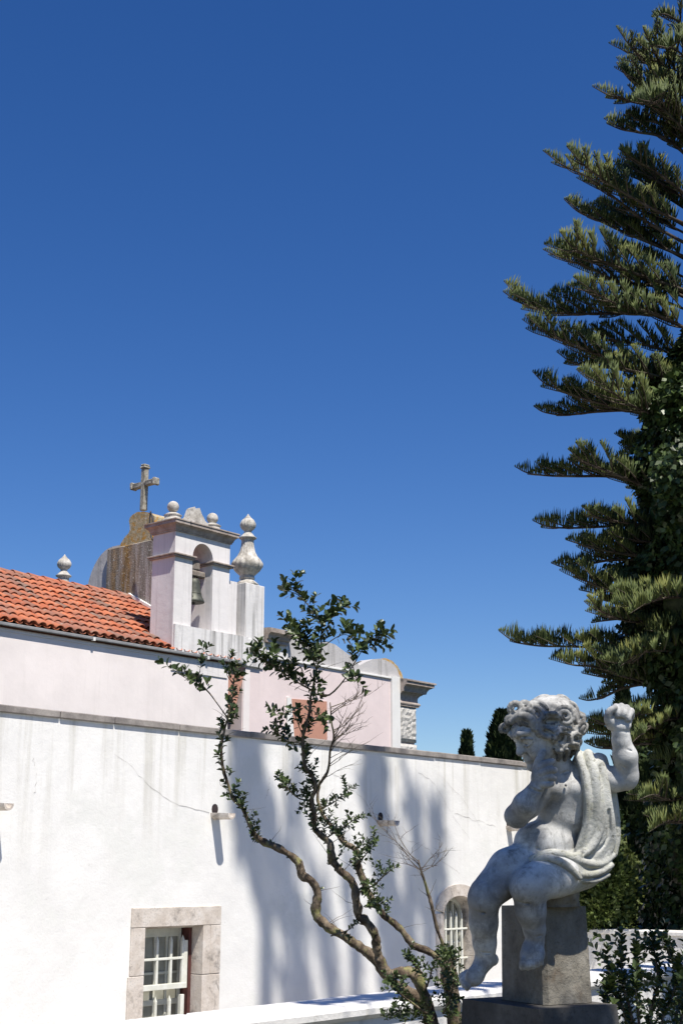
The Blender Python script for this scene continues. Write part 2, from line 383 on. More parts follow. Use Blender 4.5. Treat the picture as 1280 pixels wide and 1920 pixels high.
while x < 16.3:                              # coping: one stone at a time
    w = random.uniform(.55, 1.0); w = min(w, 16.36-x)
    if 16.36-x-w < .3: w = 16.36-x
    dz = random.uniform(-.004, .004)
    MB().box(x+.004, x+w-.004, YW-.028+random.uniform(-.004, .004), yb+.06, 2.884+dz, 2.948+dz, .008).build('coping_stone', M['coping'], wing)
    x += w; k += 1
# hairline cracks seen on the plaster
for pts in [[(215, 1410), (262, 1450), (300, 1490), (345, 1512), (392, 1526)], [(620, 1450), (650, 1470), (680, 1500), (712, 1540)],
            [(728, 1560), (770, 1578), (800, 1590), (830, 1620), (860, 1640)], [(775, 1440), (815, 1475), (850, 1530), (880, 1570)], [(852, 1528), (890, 1536), (930, 1550)],
            [(60, 1420), (70, 1455), (66, 1490)], [(820, 1450), (870, 1500), (905, 1560)], [(500, 1440), (507, 1470), (496, 1500)]]:
    q = catmull([on_y(a+random.uniform(-2, 2), b+random.uniform(-3, 3), YW) for a, b in pts], 6); c = MB(); vs = []; fs = []
    for i, p in enumerate(q):
        j = Vector((random.uniform(-.012, .012), 0, random.uniform(-.012, .012))); w = random.uniform(.0008, .0028)
        vs += [(p.x+j.x, YW-.0025, p.z+j.z+w), (p.x+j.x+w, YW-.0025, p.z+j.z-w)]
    fs = [(2*i, 2*i+1, 2*i+3, 2*i+2) for i in range(len(q)-1)]; c.add(vs, fs); c.build('crack', M['crack'], wing)

# square window: stone surround, grille, sash
win = MB().box(W1[0]-.165, W1[1]+.235, YW-.022, YW+.1, 1.10, 1.272, .006, .002).build('window', M['limestone'], wing, label='window with limestone surround behind a cream grille')
MB().box(W1[1]+.10, W1[1]+.235, YW-.02, YW+.1, .66, 1.098, .005).build('jamb_stone', M['limestone'], win)
MB().box(W1[1]+.0, W1[1]+.098, YW-.02, YW+.24, .66, 1.098, .005).build('jamb_stone', M['limestone'], win)
MB().box(W1[1]+.0, W1[1]+.235, YW-.018, YW+.24, -.32, .656, .005).build('jamb_stone', M['limestone'], win)
MB().box(W1[0]-.165, W1[0]+.0, YW-.02, YW+.24, .69, 1.098, .005).build('jamb_stone', M['limestone'], win)
MB().box(W1[0]-.185, W1[0]+.0, YW-.02, YW+.24, -.32, .686, .005).build('jamb_stone', M['limestone'], win)
MB().box(W1[0]-.2, W1[1]+.25, YW-.06, YW+.24, -.44, -.322, .006).build('sill', M['limestone'], win)
MB().box(W1[0], W1[1], YW+.1, YW+.24, 1.08, 1.114).build('head', M['limestone'], win)
gy = YW+.13
MB().box(W1[1]-.040, W1[1]-.004, gy+.0, gy+.13, -.3, 1.075).build('red_frame', M['redwood'], win)
gx1 = W1[1]-.07
def zz(py, px=320): return on_y(px, py, gy).z
for px in (294, 320, 342):
    X = on_y(px, 1790, gy).x
    b = MB(); z1 = zz(1764)
    b.box(X-.014, X+.014, gy-.014, gy+.014, zz(1851), z1, .003); b.add([(X-.014, gy-.014, z1), (X+.014, gy-.014, z1), (X+.014, gy+.014, z1), (X-.014, gy+.014, z1), (X, gy, z1+.05)], [(0, 1, 4), (1, 2, 4), (2, 3, 4), (3, 0, 4)])
    b.build('grille_bar', M['bar'], win)
    b = MB(); z1 = zz(1876); b.box(X-.014, X+.014, gy-.014, gy+.014, -.3, z1, .003)
    b.add([(X-.014, gy-.014, z1), (X+.014, gy-.014, z1), (X+.014, gy+.014, z1), (X-.014, gy+.014, z1), (X, gy, z1+.05)], [(0, 1, 4), (1, 2, 4), (2, 3, 4), (3, 0, 4)]); b.build('grille_bar', M['bar'], win)
MB().box(gx1-.045, gx1, gy-.02, gy+.02, zz(1851)-.0, zz(1764), .003).build('grille_stile', M['bar'], win)
MB().box(gx1-.075, gx1-.03, gy-.02, gy+.02, -.3, zz(1866), .003).build('grille_stile', M['bar'], win)
for py, h, e in ((1797, .011, 0), (1849, .024, .01), (1908, .011, 0), (1958, .011, 0)):
    MB().box(W1[0]+.004, gx1-.046+e*4, gy-.016-e, gy+.016+e, zz(py)-h, zz(py)+h, .003).build('grille_rail', M['bar'], win)
sy = YW+.215
for a in ((W1[0]+.0, W1[0]+.05, -.3, 1.08), (gx1-.02, gx1+.015, -.3, 1.08), (W1[0]+.05, gx1-.02, 1.0, 1.08), (W1[0]+.05, gx1-.02, .40, .45), (W1[0]+.05, gx1-.02, -.3, -.24)):
    MB().box(a[0], a[1], sy, sy+.04, a[2], a[3], .004).build('sash_rail', M['sash'], win)
for i in range(1, 4):
    X = W1[0]+.05+(gx1-W1[0]-.07)*i/4; MB().box(X-.011, X+.011, sy+.004, sy+.036, -.24, 1.0).build('muntin', M['sash'], win)
for z in (.11, .68): MB().box(W1[0]+.05, gx1-.02, sy+.006, sy+.034, z-.011, z+.011).build('muntin', M['sash'], win)
MB().box(W1[0]+.0, gx1+.015, sy+.018, sy+.024, -.3, 1.08).build('pane', M['blind'], win)

# arched window
a_out = [(W2c+(W2r+.14)*math.cos(math.pi*(1-k/14)), W2s+.05+.27*math.sin(math.pi*k/14)) for k in range(15)]
a_in = [(W2c+(W2r-.01)*math.cos(math.pi*(1-k/14)), W2s+.19*math.sin(math.pi*k/14)) for k in range(15)]
w2 = MB().prism(a_out+a_in[::-1], 'y', YW-.022, YW+.22).build('window', M['limestone'], wing, label='arched window with a segmental stone head behind a cream grille')
for s in (-1, 1):
    xs = sorted((W2c+s*(W2r-.01), W2c+s*(W2r+.14)))
    MB().box(xs[0], xs[1], YW-.02, YW+.22, .62, W2s-.002, .004).build('jamb_stone', M['limestone'], w2)
    MB().box(xs[0], xs[1], YW-.02, YW+.22, W2z0, .618, .004).build('jamb_stone', M['limestone'], w2)
MB().box(W2c-W2r-.16, W2c+W2r+.16, YW-.05, YW+.22, W2z0-.1, W2z0-.002, .004).build('sill', M['limestone'], w2)
gy2 = YW+.12
for i in range(1, 6):
    X = W2c-W2r+2*W2r*i/6
    for z0_, z1_ in ((W2z0, 1.09),):
        b = MB(); b.box(X-.013, X+.013, gy2-.013, gy2+.013, z0_, z1_, .003)
        b.add([(X-.013, gy2-.013, z1_), (X+.013, gy2-.013, z1_), (X+.013, gy2+.013, z1_), (X-.013, gy2+.013, z1_), (X, gy2, z1_+.05)], [(0, 1, 4), (1, 2, 4), (2, 3, 4), (3, 0, 4)]); b.build('grille_bar', M['bar'], w2)
for z in (.28, .60, .93): MB().box(W2c-W2r+.002, W2c+W2r-.002, gy2-.016, gy2+.016, z-.01, z+.01, .003).build('grille_rail', M['bar'], w2)
a3 = [(W2c+(W2r-.05)*math.cos(math.pi*(1-k/14)), W2s+.14*math.sin(math.pi*k/14)) for k in range(15)]
MB().prism(a_in+a3[::-1], 'y', YW+.18, YW+.215).build('sash_rail', M['sash'], w2)
for i in range(0, 5):
    X = W2c-W2r+.04+(2*W2r-.08)*i/4; MB().box(X-.01-.012*(i in (0, 4)), X+.01+.012*(i in (0, 4)), YW+.183, YW+.213, W2z0, 1.24).build('muntin', M['sash'], w2)
for z in (.35, .78): MB().box(W2c-W2r+.02, W2c+W2r-.02, YW+.186, YW+.21, z-.012, z+.012).build('muntin', M['sash'], w2)
MB().box(W2c-W2r, W2c+W2r, YW+.222, YW+.228, W2z0, 1.34).build('pane', M['blind'], w2)

# four stone drain spouts in the wall
def spout():
    t = thing('drain_spout', (0, 0, 0), 'x', 'drain spout', 'drain spouts projecting from the white wall')
    m = MB(); n = 10; vs = []; fs = []
    for y, r, z in ((0, .058, 0), (-.12, .054, -.004), (-.232, .050, -.01)):
        for rr in (r, r-.017):
            for k in range(n+1):
                w = math.pi*k/n; vs.append((-rr*math.cos(w), y, z+.02-rr*math.sin(w)*1.15))
    q = n+1
    for a in (0, 1):
        o0, i0, o1, i1 = a*2*q, a*2*q+q, (a+1)*2*q, (a+1)*2*q+q
        for k in range(n):
            fs += [(o0+k, o1+k, o1+k+1, o0+k+1), (i0+k+1, i1+k+1, i1+k, i0+k)]
        fs += [(o0, i0, i1, o1), (o0+n, o1+n, i1+n, i0+n)]
    for k in range(n): fs.append((4*q+k, 4*q+k+1, 5*q+k+1, 5*q+k)[::-1])
    m.add(vs, fs); m.build('trough', M['limestone'], t)
    d = MB(); d.prism([(.042*math.cos(2*math.pi*k/14), .055+.05*math.sin(2*math.pi*k/14)) for k in range(14)], 'y', -.006, .004); d.build('outlet_hole', M['darkpipe'], t)
    return t
def copy_tree(o, parent=None):
    c = o.copy(); COL.objects.link(c); c.parent = parent
    for ch in list(o.children): copy_tree(ch, c)
    return c
sp = spout()
for i, (X, lab) in enumerate([(9.6, 'stone drain spout casting a long shadow above the square barred window'), (7.0, 'stone drain spout cut by the left edge of the photo, leftmost on the white wall'),
                              (12.2, 'stone drain spout right of the gnarled shrub, in the tree shadow on the white wall'), (14.8, 'stone drain spout just left of the statue elbow, rightmost on the white wall')]):
    o = sp if i == 0 else copy_tree(sp); o.location = (X, YW, 2.115); o['label'] = lab

# low parapets of the terrace
par = thing('parapet', (6, 4.8, 0), 'low white plastered terrace parapet running behind shrub and pedestal', 'parapet wall')
MB().box(-6, 16.28, 4.62, 4.98, 0, .86).build('wall', M['white2'], par)
x = -6
for w in (3.2, 2.6, 2.9, 2.15, 2.9, 3.1, 3.0, 2.4, 2.2):
    x2 = min(x+w, 16.28); MB().box(x+.003, x2-.003, 4.585, 5.0, .862, .935, .022).build('cap_slab', M['white2'], par); x = x2
    if x >= 16.28: break
par2 = thing('parapet', (16.45, 3, 0), 'low white garden wall leading right from the end of the white building', 'garden wall')
MB().box(16.3, 16.6, -8, 9.49, -1.19, .80).build('wall', M['white2'], par2)
for y0, y1 in ((-8, -5), (-5, -2), (-2, 1), (1, 3.6), (3.6, 6.4), (6.4, 9.49)): MB().box(16.27, 16.63, y0+.002, y1-.002, .802, .862, .012).build('cap_slab', M['white2'], par2)
# ================================================================ the chapel behind
YN = 19.0
ch = thing('church', (18, 22, -1.2), 'pale pink chapel with orange tiled roof, small bell tower and stone cross', 'church')
XE = 19.98
MB().box(4, 19.5, YN, YN+.5, -1.2, 5.60).build('nave_wall', M['pink'], ch)
MB().box(4, 19.5, 25.0, 25.5, -1.2, 5.60).build('nave_wall', M['pink'], ch)
MB().box(4, 4.4, YN+.5, 25.0, -1.2, 5.60).build('nave_wall', M['pink'], ch)
# roof: ridge parallel to the nave wall
RY, RZ, EY, EZ = 22.25, 7.36, 18.955, 5.675
sl_ = Vector((0, RY-EY, RZ-EZ)); SL = sl_.length; su = sl_.normalized(); nrm = Vector((0, -su.z, su.y))
roof = MB(); XR = 19.66
for sgn in (1, -1):
    ye = EY if sgn == 1 else 2*RY-EY
    roof.add([(4, ye, EZ-.01), (XR, ye, EZ-.01), (XR, RY, RZ-.01), (4, RY, RZ-.01), (4, ye, EZ-.09), (XR, ye, EZ-.09), (XR, RY, RZ-.09), (4, RY, RZ-.09)],
             [(0, 1, 2, 3), (7, 6, 5, 4), (0, 4, 5, 1), (1, 5, 6, 2), (2, 6, 7, 3), (3, 7, 4, 0)])
rf = roof.build('roof', simple('dark_roof_bed', (.14, .06, .04), (.09, .04, .03), 8, .9, .1), ch)
for s, y0, y1 in ((1, EY, RY), (-1, RY, 2*RY-EY)):
    pass
pg = .2; rows = 10; pitch = SL/rows; L = pitch+.055
def tile_mesh(name, r0, r1, up, L, n=7, th=.014):
    """half-barrel tile, lies along +y, wide end at the bottom"""
    vs = []; fs = []
    for y, r, z in ((0, r0, .023 if up else 0), (L, r1, 0)):
        for rr in (r, r-th):
            for k in range(n+1):
                w = math.pi*k/n; vs.append((-rr*math.cos(w), y, z+(rr*math.sin(w)*.78 if up else .03-rr*math.sin(w)*.45)))
    q = n+1
    for k in range(n):
        fs += [(k, k+1, 2*q+k+1, 2*q+k), (q+k+1, q+k, 3*q+k, 3*q+k+1), (k, q+k, q+k+1, k+1)]
    fs += [(0, 2*q, 3*q, q), (n, q+n, 3*q+n, 2*q+n)]
    me = D.meshes.new(name); me.from_pydata(vs, [], fs); me.materials.append(M['tile']); me.polygons.foreach_set('use_smooth', [True]*len(fs)); me.update(); return me
tm = [tile_mesh('tile', .093+d, .070+d, True, L) for d in (0, .003, -.003)]
ang = math.atan2(su.z, su.y); off = wloc(rf)
roofoff = wloc(ch)
xs = []; x = XR-.10
while x > 4.1: xs.append(x); x -= pg
far = MB(); cnt = 0
for i, X in enumerate(xs):
    for j in range(rows):
        p = Vector((X, EY-.02, EZ+.005))+su*(j*pitch)+nrm*.012
        if X > 17.86 and (X > 19.46 or p.y < 19.6): continue
        jx = random.uniform(-.006, .006); jr = random.uniform(-.015, .015)
        if X > 13.75:
            o = D.objects.new('tile', tm[(i*7+j*3) % 3]); COL.objects.link(o); o.parent = rf; o.location = p+Vector((jx, random.uniform(-.012, .012), random.uniform(0, .006)))-roofoff
            o.rotation_euler = (ang, 0, jr); cnt += 1
        else:
            me = tm[0]; ca, sa = math.cos(ang), math.sin(ang)
            far.add([(p.x+v.co.x, p.y+v.co.y*ca-v.co.z*sa, p.z+v.co.y*sa+v.co.z*ca) for v in me.vertices], [tuple(q.vertices) for q in me.polygons], True)
    for j in range(rows):       # far slope, unseen from the terrace
        p = Vector((X, 2*RY-EY+.05, EZ+.005)); me = tm[0]; ca, sa = math.cos(ang), math.sin(ang); o_ = su*(j*pitch)
        far.add([(p.x+v.co.x, p.y-(o_.y+v.co.y*ca-v.co.z*sa), p.z+o_.z+v.co.y*sa+v.co.z*ca+.012) for v in me.vertices], [tuple(q.vertices)[::-1] for q in me.polygons], True)
far.build('tile_field', M['tile'], rf, kind='stuff')
# concave channel tiles between the cap tiles
pan = MB()
for X in xs:
    for j in range(rows):
        p = Vector((X+pg/2, EY-.03, EZ+.0))+su*(j*pitch); vs = []; n = 5
        for y, z in ((0, .016), (L, .003)):
            for k in range(n+1):
                w = math.pi*k/n; q = Vector((-.075*math.cos(w), y, z+.035-.035*math.sin(w)))
                vs.append(p+Vector((q.x, 0, 0))+su*q.y+nrm*q.z)
        pan.add(vs, [(k, n+1+k, n+2+k, k+1)[::-1] for k in range(n)], True)
pan.build('channel_tiles', M['tile'], rf, kind='stuff')
rt = tile_mesh('ridge_tile', .125, .112, True, .44, 8); X = XR-.42
while X > 4.2:
    o = D.objects.new('ridge_tile', rt); COL.objects.link(o); o.parent = rf; o.location = Vector((X, RY+random.uniform(-.01, .01), RZ+.0))-roofoff; o.rotation_euler = (0, 0, -math.pi/2)
    o.location.x += 0; X -= .39
MB().box(XR-.0, XR+.12, YN+.02, YN+.03, 5.7, 5.71).build('flashing_clip', M['zinc'], ch)
fl = MB(); fl.add([Vector((XR-.02, EY+.3, 0))+Vector((0, 0, EZ+.3*su.z/su.y+.11)), Vector((XR+.14, EY+.3, EZ+.3*su.z/su.y+.13)), Vector((XR+.14, RY, RZ+.14)), Vector((XR-.02, RY, RZ+.12)),
                   Vector((XR-.02, EY+.3, EZ+.3*su.z/su.y-.01)), Vector((XR+.14, EY+.3, EZ+.3*su.z/su.y-.01)), Vector((XR+.14, RY, RZ-.01)), Vector((XR-.02, RY, RZ-.01))],
                  [(0, 1, 2, 3), (4, 5, 1, 0), (5, 6, 2, 1), (6, 7, 3, 2), (7, 4, 0, 3)]); fl.build('verge_flashing', M['trimwhite'], ch)
gut = MB(); gut.box(4, 19.9, YN-.105, YN-.052, 5.615, 5.672, .01); gut.build('gutter', M['zinc'], ch)
MB().box(4, 19.5, YN-.015, YN-.002, 5.53, 5.598).build('eaves_moulding', M['pink'], ch)
for X in (15.9, 18.8, 13.2): MB().box(X, X+.05, YN-.112, YN-.003, 5.60, 5.66).build('gutter_bracket', M['trimwhite'], ch)

# bell tower
TX0, TX1, TY0, TY1 = 17.92, 19.45, YN-.02, YN+.62
bt = MB(); ox0, ox1, oc, orr, spz = 18.40, 18.97, 18.685, .285, 7.60
bt.box(TX0, ox0, TY0, TY1, 5.3, spz); bt.box(ox1, TX1, TY0, TY1, 5.3, spz); bt.box(ox0, ox1, TY0, TY1, 5.3, 6.17)
a = [(oc+orr*math.cos(math.pi*(1-k/16)), spz+(orr+.03)*math.sin(math.pi*k/16)) for k in range(17)]
bt.prism([(TX0, spz)]+a+[(TX1, spz), (TX1, 8.04), (TX0, 8.04)], 'y', TY0, TY1)
tower = bt.build('bell_tower', M['tower'], ch)
moulding(TX0, TX1, TY0, TY1, [(-.01, 8.042), (.03, 8.042), (.03, 8.07), (.045, 8.075), (.055, 8.11), (.075, 8.145), (.105, 8.17), (.13, 8.18), (.13, 8.235), (.145, 8.24), (.145, 8.262), (.10, 8.268), (-.1, 8.275)]).build('cornice', M['cornice'], tower)
for x0, x1 in ((TX0-.05, ox0+.03), (ox1-.03, TX1+.05)):
    MB().box(x0, x1, TY0-.05, TY1+.05, 7.53, 7.565, .006).build('impost', M['cornice'], tower)
    MB().box(x0-.025, x1+.025, TY0-.075, TY1+.075, 7.567, 7.60, .006).build('impost', M['cornice'], tower)
MB().box(TX0+.01, XE+.0, TY0-.05, TY0-.002, 5.66, 6.19).build('tower_base', M['towerdirty'], tower)
MB().box(TX1+.002, XE+.45, TY0-.001, TY1-.1, 5.62, 6.17).build('tower_base', M['towerdirty'], tower)
MB().box(TX1+.002, XE-.2, TY0+.1, TY1-.1, 6.172, 7.32).build('tower_link', M['tower'], tower)
for X, zc in ((18.13, 8.62), (19.24, 8.60)):
    f = MB(); f.lathe((X, YN+.30, 0), [(.21, 8.266), (.215, 8.33), (.17, 8.37), (.16, 8.42), (.185, 8.44), (.12, 8.48), (.07, 8.50)], 24)
    b = f.build('finial_base', M['finialstone'], tower)
    f = MB(); f.lathe((X, YN+.30, zc), [(.118*math.sin(math.pi*k/12)+.001, -.118*math.cos(math.pi*k/12)) for k in range(13)], 24); f.build('ball_finial', M['finialstone'], b if False else tower)
crest = [(18.30, 8.266), (18.33, 8.36), (18.36, 8.42), (18.42, 8.43), (18.47, 8.48), (18.50, 8.56), (18.54, 8.66), (18.60, 8.70), (18.63, 8.64), (18.67, 8.68), (18.73, 8.70), (18.78, 8.62), (18.80, 8.58), (18.86, 8.52), (18.90, 8.46), (18.97, 8.42), (19.0, 8.37), (19.05, 8.266)]
MB().prism(crest[::-1], 'y', YN+.16, YN+.34).build('crest', M['finialstone'], tower)

def urn(c, s=1.0):
    u = MB(); pr = [(.24, 0), (.25, .03), (.17, .10), (.13, .13), (.16, .15), (.165, .18), (.145, .20), (.17, .24, .0), (.25, .33, .06), (.30, .43, .10), (.305, .50, .10), (.27, .57, .09), (.20, .66, .08), (.155, .76, .08), (.13, .88, .08), (.12, .99, .08),
                    (.13, 1.04, .04), (.18, 1.06), (.19, 1.08), (.15, 1.11), (.10, 1.17), (.075, 1.21), (.085, 1.24), (.135, 1.29, .06), (.158, 1.35, .08), (.155, 1.41, .08), (.12, 1.48, .1), (.06, 1.54, .1), (.028, 1.59), (.004, 1.63)]
    u.lathe(c, [(q[0]*s, q[1]*s*.955, q[2] if len(q) > 2 else 0) for q in pr], 64, 16); return u
for (X, Y, n) in ((20.25, YN+.25, 0), (20.25, 25.25, 1)):
    p = MB().box(X-.28, X+.29, Y-.24, Y+.26, 5.6, 7.34, .01).build('urn_pedestal', M['towerdirty'], ch)
    urn((X, Y, 7.34)).build('urn_finial', M['finialstone'], ch, label='flame-topped stone urn ' + ('on the pedestal beside the bell tower' if n == 0 else 'rising behind the tiled roof ridge'))
# gable wall with the cross
gx0, gx1_ = 19.80, 20.35
prof = [(19.5, 5.3), (25.0, 5.3), (25.0, 7.2)]
prof += [(23.86-.86*(1-math.cos(math.pi/2*k/10))-.0, 7.5+1.17*math.sin(math.pi/2*k/10)) for k in range(11)]
prof += [(21.50+.86*(1-math.cos(math.pi/2*k/10))-.86, 7.5+1.17*math.sin(math.pi/2*k/10)) for k in range(10, -1, -1)]
prof += [(19.6, 7.2)]
MB().prism(prof, 'x', gx0, gx1_).build('gable', M['oldwall'], ch)
MB().box(gx0-.10, gx0-.002, 21.45, 23.08, 6.8, 8.60, .02).build('gable_panel', M['lichen'], ch)
pp = [(21.45, 8.52), (22.98, 8.52), (22.86, 8.57), (22.73, 8.60)]+[(lambda q: (q.y, q.z))(on_x(a, b, gx0-.06)) for a, b in ((229, 1015), (235, 1006), (241, 1000), (244, 993), (243.5, 985), (242, 977), (244, 970), (249, 965), (257, 960), (270, 959), (283, 962), (290, 968), (290, 978), (284, 988), (283, 1000), (291, 1012))]
MB().prism(pp, 'x', gx0-.06, gx1_-.1).build('cross_plinth', M['goldstone'], ch)
cr = MB(); cx0, cx1 = 19.93, 20.07; cy = 22.25; w = .062
def bulbbar(y0, y1, z0, z1): cr.box(cx0, cx1, y0, y1, z0, z1, .015, .006)
bulbbar(cy-w, cy+w, 9.42, 10.40); bulbbar(cy-.36, cy-w-.001, 9.985, 10.10); bulbbar(cy+w+.001, cy+.36, 9.975, 10.095)
for yy in (cy-.37, cy+.37): cr.box(cx0-.02, cx1+.02, yy-.04, yy+.04, 9.955, 10.125, .02, .005)
cr.box(cx0-.02, cx1+.02, cy-.085, cy+.085, 10.40, 10.45, .02, .005); cr.box(cx0-.01, cx1+.01, cy-.07, cy+.07, 10.451, 10.50, .02, .005)
cr.build('cross', M['crossstone'], ch)
# looped cable and lamp bracket at the tower's back corner
c = MB(); q = [on_x(a, b, 19.4) for a, b in [(283, 958), (281, 975), (282, 995), (286, 1012), (290, 1005), (288, 985), (286, 970), (284, 962)]]
c.tube(catmull(q, 5), .018, 6); c.build('cable_loop', M['iron'], ch)

# right part: parapet with scrolls, pilaster, rusticated corner
MB().box(19.95, 24.86, YN+.04, YN+.5, -1.2, 5.90).build('front_wall', M['pink2'], ch)
MB().box(24.862, 25.17, YN-.01, YN+.5, -1.2, 5.93).build('pilaster', M['trimwhite'], ch)
MB().box(19.97, 20.15, YN+.02, YN+.039, -1.2, 5.56).build('white_band', M['pink'], ch)
tp = MB(); tp.add([(19.52, YN+.02, 5.58), (20.02, YN+.02, 5.58), (19.72, YN+.02, 4.7), (19.52, YN+.02, 4.7), (19.52, YN+.3, 5.58), (20.02, YN+.3, 5.58), (19.72, YN+.3, 4.7), (19.52, YN+.3, 4.7)],
                  [(0, 3, 2, 1), (1, 2, 6, 5), (0, 1, 5, 4), (3, 7, 6, 2), (0, 4, 7, 3)]); tp.build('terracotta_quoin', M['terracotta'], ch)
MB().prism([(21.42, 5.08), (22.58, 5.13), (22.6, 3.5), (21.62, 3.5)], 'y', YN+.02, YN+.038).build('terracotta_door', M['terracotta'], ch)
MB().prism([(21.28, 5.10), (21.40, 5.10), (21.60, 3.5), (21.28, 3.5)][::-1], 'y', YN-.0, YN+.038).build('door_jamb', M['trimwhite'], ch)
# cornice behind the urn and stepped scroll gables
moulding(20.56, 21.2, YN-.02, YN+.6, [(-.02, 6.17), (.03, 6.17), (.03, 6.23), (.06, 6.26), (.08, 6.32), (.12, 6.36), (.15, 6.37), (.15, 6.46), (.1, 6.47), (-.1, 6.48)], 1, (0, 1, 1, 1)).build('cornice', M['cornice'], ch)
MB().box(20.56, 21.3, YN+.02, YN+.5, 5.902, 6.168).build('front_wall', M['towerdirty'], ch)
def scroll(x0, x1, zb_, h0, h1, n=14, y0=YN+.02, y1=YN+.46, mt='oldwall'):
    pts = [(x0, zb_)]
    for k in range(n+1):
        t = k/n; pts.append((x0+(x1-x0)*t, zb_+h0*(1-t)+h1*t + .0))
    return pts
sc = [(20.95, 5.902), (20.95, 6.42), (21.3, 6.40), (21.55, 6.42), (21.8, 6.38), (21.98, 6.28), (22.05, 6.20), (22.15, 6.26), (22.4, 6.40), (22.62, 6.44), (22.9, 6.42), (23.15, 6.33), (23.35, 6.26), (23.55, 6.22), (23.62, 6.14), (23.75, 6.05), (24.0, 6.16), (24.25, 6.25), (24.5, 6.29), (24.75, 6.28), (25.0, 6.22), (25.15, 6.12), (25.25, 5.97), (25.27, 5.932), (24.86, 5.932), (24.855, 5.902)]
MB().prism(sc[::-1], 'y', YN+.06, YN+.42).build('scroll_parapet', M['oldwall'], ch)
sc2 = [(24.6, 6.30), (24.8, 6.345), (25.05, 6.31), (25.25, 6.21), (25.42, 6.05), (25.47, 5.94), (25.36, 5.94), (25.24, 6.08), (25.08, 6.21), (24.85, 6.285)]
MB().prism(sc2[::-1], 'y', YN+.12, YN+.55).build('scroll_coping', M['goldstone'], ch)
MB().box(19.96, 24.86, YN+.0, YN+.06, 5.86, 5.90, .005).build('string_course', M['trimwhite'], ch)
# rusticated corner with heavy cornice
zc = 5.28; first = True
for hgt, e in ((.86, 0), (.84, .02), (.84, 0), (.84, .02), (.84, 0), (.8, .02), (.8, 0)):
    blk = MB(); nx_, nz_ = 10, 12; vs = []; fs = []
    z1 = zc; z0 = zc-hgt+.05; x0, x1 = 25.175, 25.86+e
    for j in range(nz_+1):
        for i in range(nx_+1):
            u, w = i/nx_, j/nz_; ed = min(u, 1-u, w, 1-w)
            dpt = 0 if ed < .01 else .05+.035*noise.noise(Vector((u*6, w*8+zc, 3)))
            vs.append((x0+(x1-x0)*u, YN+.06-dpt, z0+(z1-z0)*w))
    for j in range(nz_):
        for i in range(nx_): fs.append((j*(nx_+1)+i, j*(nx_+1)+i+1, (j+1)*(nx_+1)+i+1, (j+1)*(nx_+1)+i))
    blk.add(vs, fs); blk.box(x0, x1, YN+.06, YN+.6, z0, z1); blk.build('rusticated_block', M['rust'], ch)
    MB().box(x0, x1-.04, YN+.08, YN+.6, z0-.05, z0-.001).build('joint', M['cornice'], ch); zc -= hgt
moulding(25.175, 25.86, YN+.03, YN+.9, [(-.02, 5.282), (.05, 5.282), (.05, 5.31), (.075, 5.32), (.09, 5.345), (.075, 5.375), (.03, 5.39), (.02, 5.45), (.03, 5.50), (.075, 5.55), (.13, 5.575), (.15, 5.60), (.22, 5.605), (.24, 5.66), (.29, 5.72), (.38, 5.76), (.41, 5.765), (.41, 5.83), (.46, 5.84), (.46, 5.875), (.40, 5.885), (-.2, 5.92)], .55, (0, 1, 1, 0)).build('cornice', M['cornice'], ch)
MB().box(25.175, 25.86, YN+.6, 25.5, -1.2, 5.9).build('front_wall', M['pink2'], ch)
MB().box(20.0, 25.17, 25.0, 25.5, -1.2, 5.9).build('front_wall', M['pink2'], ch)
MB().box(19.96, 25.17, YN+.5, 25.0, 5.2, 5.4).build('rear_roof', M['paving'], ch)

# bell
be = thing('bell', (18.70, YN+.24, 6.76), 'green bronze bell hanging from a wooden yoke in the bell tower arch', 'bell')
b = MB(); c0 = (18.70, YN+.24, 6.76)
b.lathe(c0, [(.222, -.01), (.228, .0), (.215, .04), (.18, .10), (.155, .18), (.14, .28), (.132, .38), (.125, .43), (.10, .47), (.05, .49), (.02, .50)], 28)
b.build('bell_body', M['bronze'], be)
b = MB(); b.lathe(c0, [(.16, .155), (.168, .165), (.16, .18)], 28); b.build('rim_band', M['bronze'], be)
b = MB(); b.box(18.405, 18.965, YN+.17, YN+.31, 7.28, 7.40, .02, .006); b.box(18.58, 18.82, YN+.18, YN+.30, 7.402, 7.62, .03, .01); b.build('yoke', M['wood'], be)
b = MB()
for x in (18.64, 18.70, 18.76): b.tube([(x, YN+.24, 7.22), (x+.01, YN+.2, 7.3), (x, YN+.2, 7.42)], .012, 6)
b.build('strap', M['iron'], be)
b = MB(); b.tube([(18.70, YN+.24, 7.0), (18.70, YN+.24, 6.78)], .014, 6); b.lathe((18.70, YN+.24, 6.70), [(.001, 0), (.035, .02), (.04, .05), (.02, .09)], 12); b.build('clapper', M['iron'], be)
b = MB(); b.tube(catmull([(18.52, YN+.2, 7.45), (18.49, YN+.12, 7.1), (18.50, YN+.1, 6.95), (18.58, YN+.12, 6.8), (18.72, YN+.2, 6.72)], 5), .008, 5); b.build('rope', M['iron'], be)
